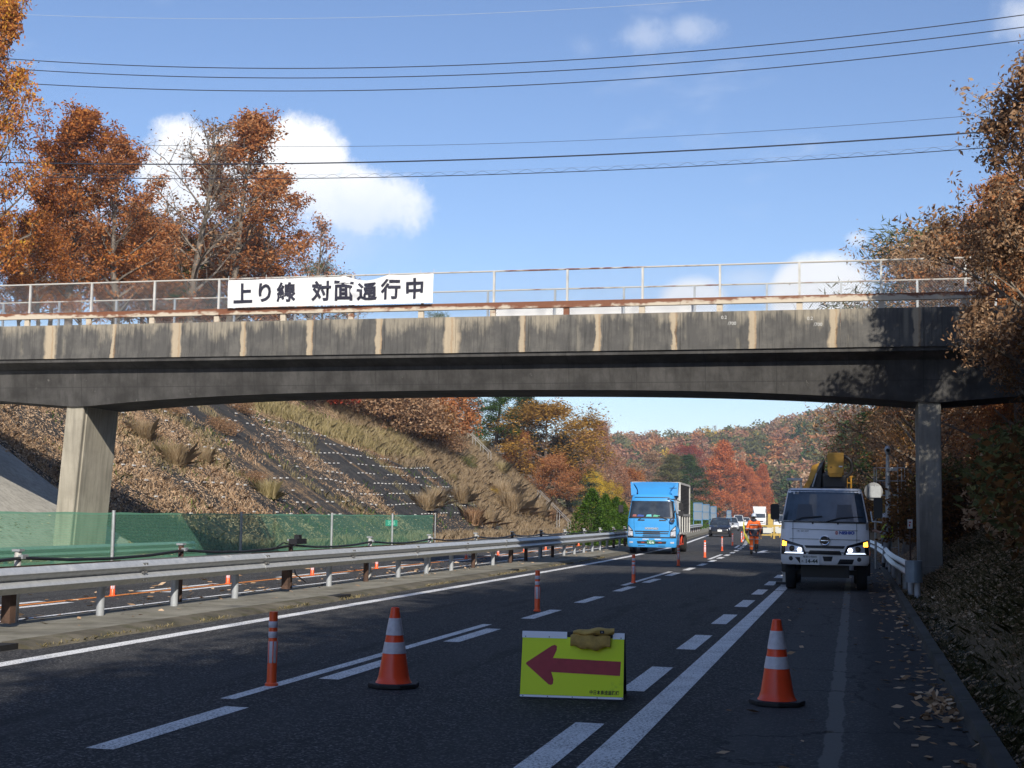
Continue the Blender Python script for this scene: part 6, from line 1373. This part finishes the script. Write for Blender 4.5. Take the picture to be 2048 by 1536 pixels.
# leaves on the shaded verge under the net
X = -21.4-3.0*gr_.random(9000); Y = 22+75*gr_.random(9000); scatter('fallen_leaves', X+np_off(Y), Y, terrain(X+np_off(Y), Y)+.08+.06*gr_.random(9000), .10, 'litter', 0, .5)
def blades(name, X, Y, Z, h, w_, m, lean=.35, r=gr_):
    n = len(X); a_ = r.random(n)*6.283; hh = h*(.5+r.random(n)); lx = r.normal(size=n)*lean*hh; ly = r.normal(size=n)*lean*hh; P = np.stack([X, Y, Z], 1); q = np.stack([np.cos(a_), np.sin(a_), 0*a_], 1)*w_
    mid = P+np.stack([lx*.3, ly*.3, hh*.6], 1); tip = P+np.stack([lx, ly, hh*.95], 1); V = np.stack([P-q, P+q, mid+q*.8, tip, mid-q*.8], 1).reshape(-1, 3)
    F = np.arange(5*n).reshape(-1, 5); o = np_mesh(name, V, F, L[m]); o['kind'] = 'stuff'; return o
n = 170000; Y = 5.5+38*gr_.random(n)**1.7; X = .97+(.12*Y+1.2)*gr_.random(n)**1.2; k = vnoise(X, Y, .5, 61)*.6+gr_.random(n)*.4 > .38; X, Y = X[k], Y[k]; blades('grass', X, Y, terrain(X, Y)-.01, .11, .004, 'verge', .6)
# dry grass over the spur, the slope top and the toe
n = 170000; Y = 96+60*gr_.random(n); z = 14*gr_.random(n)**.9; X = -22.6-z/.65+np_off(Y); keep = ((z > 4.5-.0*Y) | (Y > 103)) ; X, Y = X[keep], Y[keep]; blades('dry_grass', X, Y, terrain(X, Y)-.05, .42, .016, 'grass', .55)
n = 26000; Y = 44+110*gr_.random(n); X = -21.2-1.8*gr_.random(n)+np_off(Y); k = vnoise(X, Y, 2.2, 71) > .42; blades('dry_grass', X[k], Y[k], terrain(X[k], Y[k])-.05, .42, .02, 'grass', .35)
n = 14000; Y = 60+46*gr_.random(n); z = 9.2-4.2*sst(Y, 60, 104)+2.0*gr_.random(n); X = -22.6-z/.65+np_off(Y); blades('dry_grass', X, Y, terrain(X, Y)-.05, .5, .03, 'straw', .35)
n = 60000; Y = 43+60*gr_.random(n); z = 12*gr_.random(n); X = -22.6-z/.65+np_off(Y); k = (vnoise(X, Y, 2.6, 73) > .60+.18*sst(Y, 60, 68)) & ((vnoise(X, Y, 9, 74) > .45) | (Y < 60)); blades('dry_grass', X[k], Y[k], terrain(X[k], Y[k])+.02, .30, .011, 'straw', .5)
n = 90000; Y = 42+50*gr_.random(n)**1.5; z = 12*gr_.random(n); X = -22.6-z/.65+np_off(Y); k = (vnoise(X, Y, 2.0, 77)+.25*gr_.random(n) > .52+.42*sst(Y, 58, 66)) & (z > 1.2); blades('leafy_scrub', X[k], Y[k], terrain(X[k], Y[k])+.03, .16, .016, 'litter', .8)
n = 50000; Y = 43+60*gr_.random(n); z = 12*gr_.random(n); X = -22.6-z/.65+np_off(Y); k = (vnoise(X, Y, 3.1, 75) > .66+.14*sst(Y, 60, 68)); blades('scrub', X[k], Y[k], terrain(X[k], Y[k])+.02, .24, .014, 'tan', .6)
n = 9000; Y = 43+60*gr_.random(n); z = 12*gr_.random(n); X = -22.6-z/.65+np_off(Y); k = (vnoise(X, Y, 1.5, 76) > .74); blades('green_weeds', X[k], Y[k], terrain(X[k], Y[k])+.02, .26, .018, 'shrub', .6)
# pampas clumps, each one a plant
def clump(key, n, h, seed, leaf):
    r = np.random.default_rng(seed); a_ = r.random(n)*6.283; rr = r.random(n)**.7*.5; P = np.stack([np.cos(a_)*rr, np.sin(a_)*rr, 0*a_], 1); out = (.25+.75*r.random(n)); hh = h*(.25+.75*r.random(n)**1.3)
    d = r.normal(size=(n, 2))*.22*h+np.stack([np.cos(a_), np.sin(a_)], 1)*(out[:, None]**2)*.35*h; q = np.stack([-np.sin(a_), np.cos(a_), 0*a_], 1)*.010
    m1 = P+np.stack([d[:, 0]*.35, d[:, 1]*.35, hh*.6], 1); tp = P+np.stack([d[:, 0], d[:, 1], hh*(1-.25*out)], 1)
    V = np.stack([P-q, P+q, m1+q*.8, tp, m1-q*.8], 1).reshape(-1, 3); o = np_mesh('blades', V, np.arange(5*n).reshape(-1, 5), L[leaf]); PROTO[key] = (o.data,); bpy.data.objects.remove(o)
clump('pamA', 1000, 1.35, 81, 'grass'); clump('pamB', 800, 1.15, 82, 'straw')
def put_clump(key, x, y, Y, s, label, leaf=None):
    # the bearing meets the slope: walk outwards until the ray goes under the ground
    d = ray(x, y); t = 20.0
    while t < 260:
        p = Vector((0, 0, EYE))+d*t
        if p.z < tz(p.x, p.y)+.05: break
        t += .4
    e = empty('pampas_clump', (p.x, p.y, tz(p.x, p.y)-.05), random.uniform(0, 6), label, 'grass clump', 'grass clumps on the left slope', s*.85); o = bpy.data.objects.new("blades", PROTO[key][0]); COL.objects.link(o); o.parent = e; o['kind'] = 'stuff'
    if leaf: o.material_slots[0].link = 'OBJECT'; o.material_slots[0].material = L[leaf]
CL = [(350, 930, 'pamA', 1.1, 'brown grass tuft highest on the near slope'), (338, 915, 'pamB', .9, 'upper twin of the brown tuft near the pier'), (285, 880, 'pamA', 1.0, 'green-brown grass tuft just right of the pier'), (535, 995, 'pamB', 1.25, 'yellow-green tuft low on the leafy slope above the net'), (408, 925, 'pamA', .8, 'pale tuft right of the highest brown tuft'),
      (870, 1010, 'pamA', 1.5, 'straw clump on the dark rock near its middle'), (920, 1005, 'pamA', 1.5, 'upright tan clump beside the rows of anchors'), (905, 960, 'pamB', .8, 'small clump on the rock edge above'), (850, 1020, 'pamA', 1.4, 'wide straw clump just above the net top'), (945, 1050, 'pamA', 1.5, 'russet clump right of the net end'), (975, 1052, 'pamA', 1.5, 'second russet clump right of the net end'),
      (1005, 1000, 'pamA', 2.2, 'tall pale clump right of the rock'), (1020, 1025, 'pamA', 2.2, 'tallest pampas clump at the foot of the grassy slope'), (1045, 1030, 'pamA', 2.1, 'broad pampas clump next to the tallest one'), (1075, 1035, 'pamA', 1.9, 'pampas clump below the handrail top'), (1100, 1040, 'pamB', 1.6, 'reddish clump left of the low handrail'), (1140, 1010, 'pamA', 1.9, 'pale clump above the low handrail foot'), (1155, 1030, 'pamA', 1.8, 'pale clump beside the first cypress'),
      (1060, 965, 'pamB', 1.7, 'grey-brown clump in mid slope'), (1000, 945, 'pamB', 1.6, 'olive clump mid slope above the rock edge'), (1030, 905, 'pamA', 1.6, 'tan clump high under the red tree'), (1095, 960, 'pamA', 1.9, 'leafless tan clump near the spur edge'), (1125, 975, 'pamA', 1.8, 'tan clump at the spur edge'), (960, 900, 'pamB', 1.6, 'clump beside the high handrail'), (1150, 985, 'pamB', 1.6, 'ochre clump at the spur end')]
for x, y, k, s, lb in CL: put_clump(k, x, y, 0, s, lb, {'russet': 'tan', 'reddish': 'tan'}.get(lb.split()[0]))
BL = [(1000, 900, 1.7, 'tan', 'low tan bush high on the grassy slope'), (1050, 930, 1.8, 'olive', 'olive bush in the middle of the grassy slope'), (1080, 920, 2.0, 'tan', 'grey-brown twiggy bush near the spur edge'), (1150, 965, 1.8, 'yellow', 'yellow-green bush at the spur shoulder'), (930, 930, 1.2, 'olive', 'small green bush just above the anchors'), (985, 985, .8, 'yellow', 'tiny yellow bush on the rock edge'), (890, 900, 2.2, 'tan', 'wide tan scrub above the rock edge'), (1010, 860, 2.4, 'tan', 'brown scrub right below the evergreens')]
for x, y, s, lf, lb in BL:
    d = ray(x, y); t = 20.0
    while t < 260:
        p = Vector((0, 0, EYE))+d*t
        if p.z < tz(p.x, p.y)+.05: break
        t += .4
    put_tree('bush2', p.x, p.y, s, lb, group='bushes on the grassy slope', name='bush', leaf=lf, cat='bush', sink=.2)
# undergrowth on the right cutting
for i in range(46):
    Y = 22+3.4*i+random.uniform(-1, 1); X = max(2.9, .088*Y+1.9 if Y < 40 else 0)+off(Y)+random.uniform(0, 3.2)
    put_tree('bush', X, Y, random.uniform(1.6, 3.0), 'dark brown bush on the shaded right cutting', group='bushes on the shaded right cutting', name='bush', leaf=['shade', 'tan', 'shade', 'olive'][i % 4], cat='bush')
for i in range(22):
    Y = 17+.85*i+random.uniform(-.3, .3); hh_ = random.uniform(1.3, 2.2); X = .06*Y+1.35+.55*hh_+(i % 2)*1.1
    put_tree('bush2', X, Y, hh_, 'leafy dark bush on the verge right of the pier and the kerb', group='dark bushes on the near verge', name='bush', leaf=['shade', 'tan', 'olive'][i % 3], cat='bush')
# weeds along the median kerb
n = 2600; Y = 11+40*gr_.random(n); k = vnoise(Y*0, Y, 1.3, 91) > .5; Y = Y[k]; X = -8.72-.02*gr_.random(len(Y)); blades('grass', X+np_off(Y), Y, np.full(len(Y), .0), .05, .006, 'straw', .7)
# ------------------------------------------------------------------ thin air haze
hz = MB().box(-420, 330, -75, 790, -1.2, 62); hm = bpy.data.materials.new('air_haze'); hm.use_nodes = True; ht = NT(hm.node_tree)
pv = ht.new('ShaderNodeVolumePrincipled'); pv.inputs['Color'].default_value = (.80, .87, 1, 1); pv.inputs['Density'].default_value = .0003; ho = ht.new('ShaderNodeOutputMaterial'); ht.l.new(pv.outputs[0], ho.inputs['Volume'])
hz.build('haze', hm, kind='stuff')
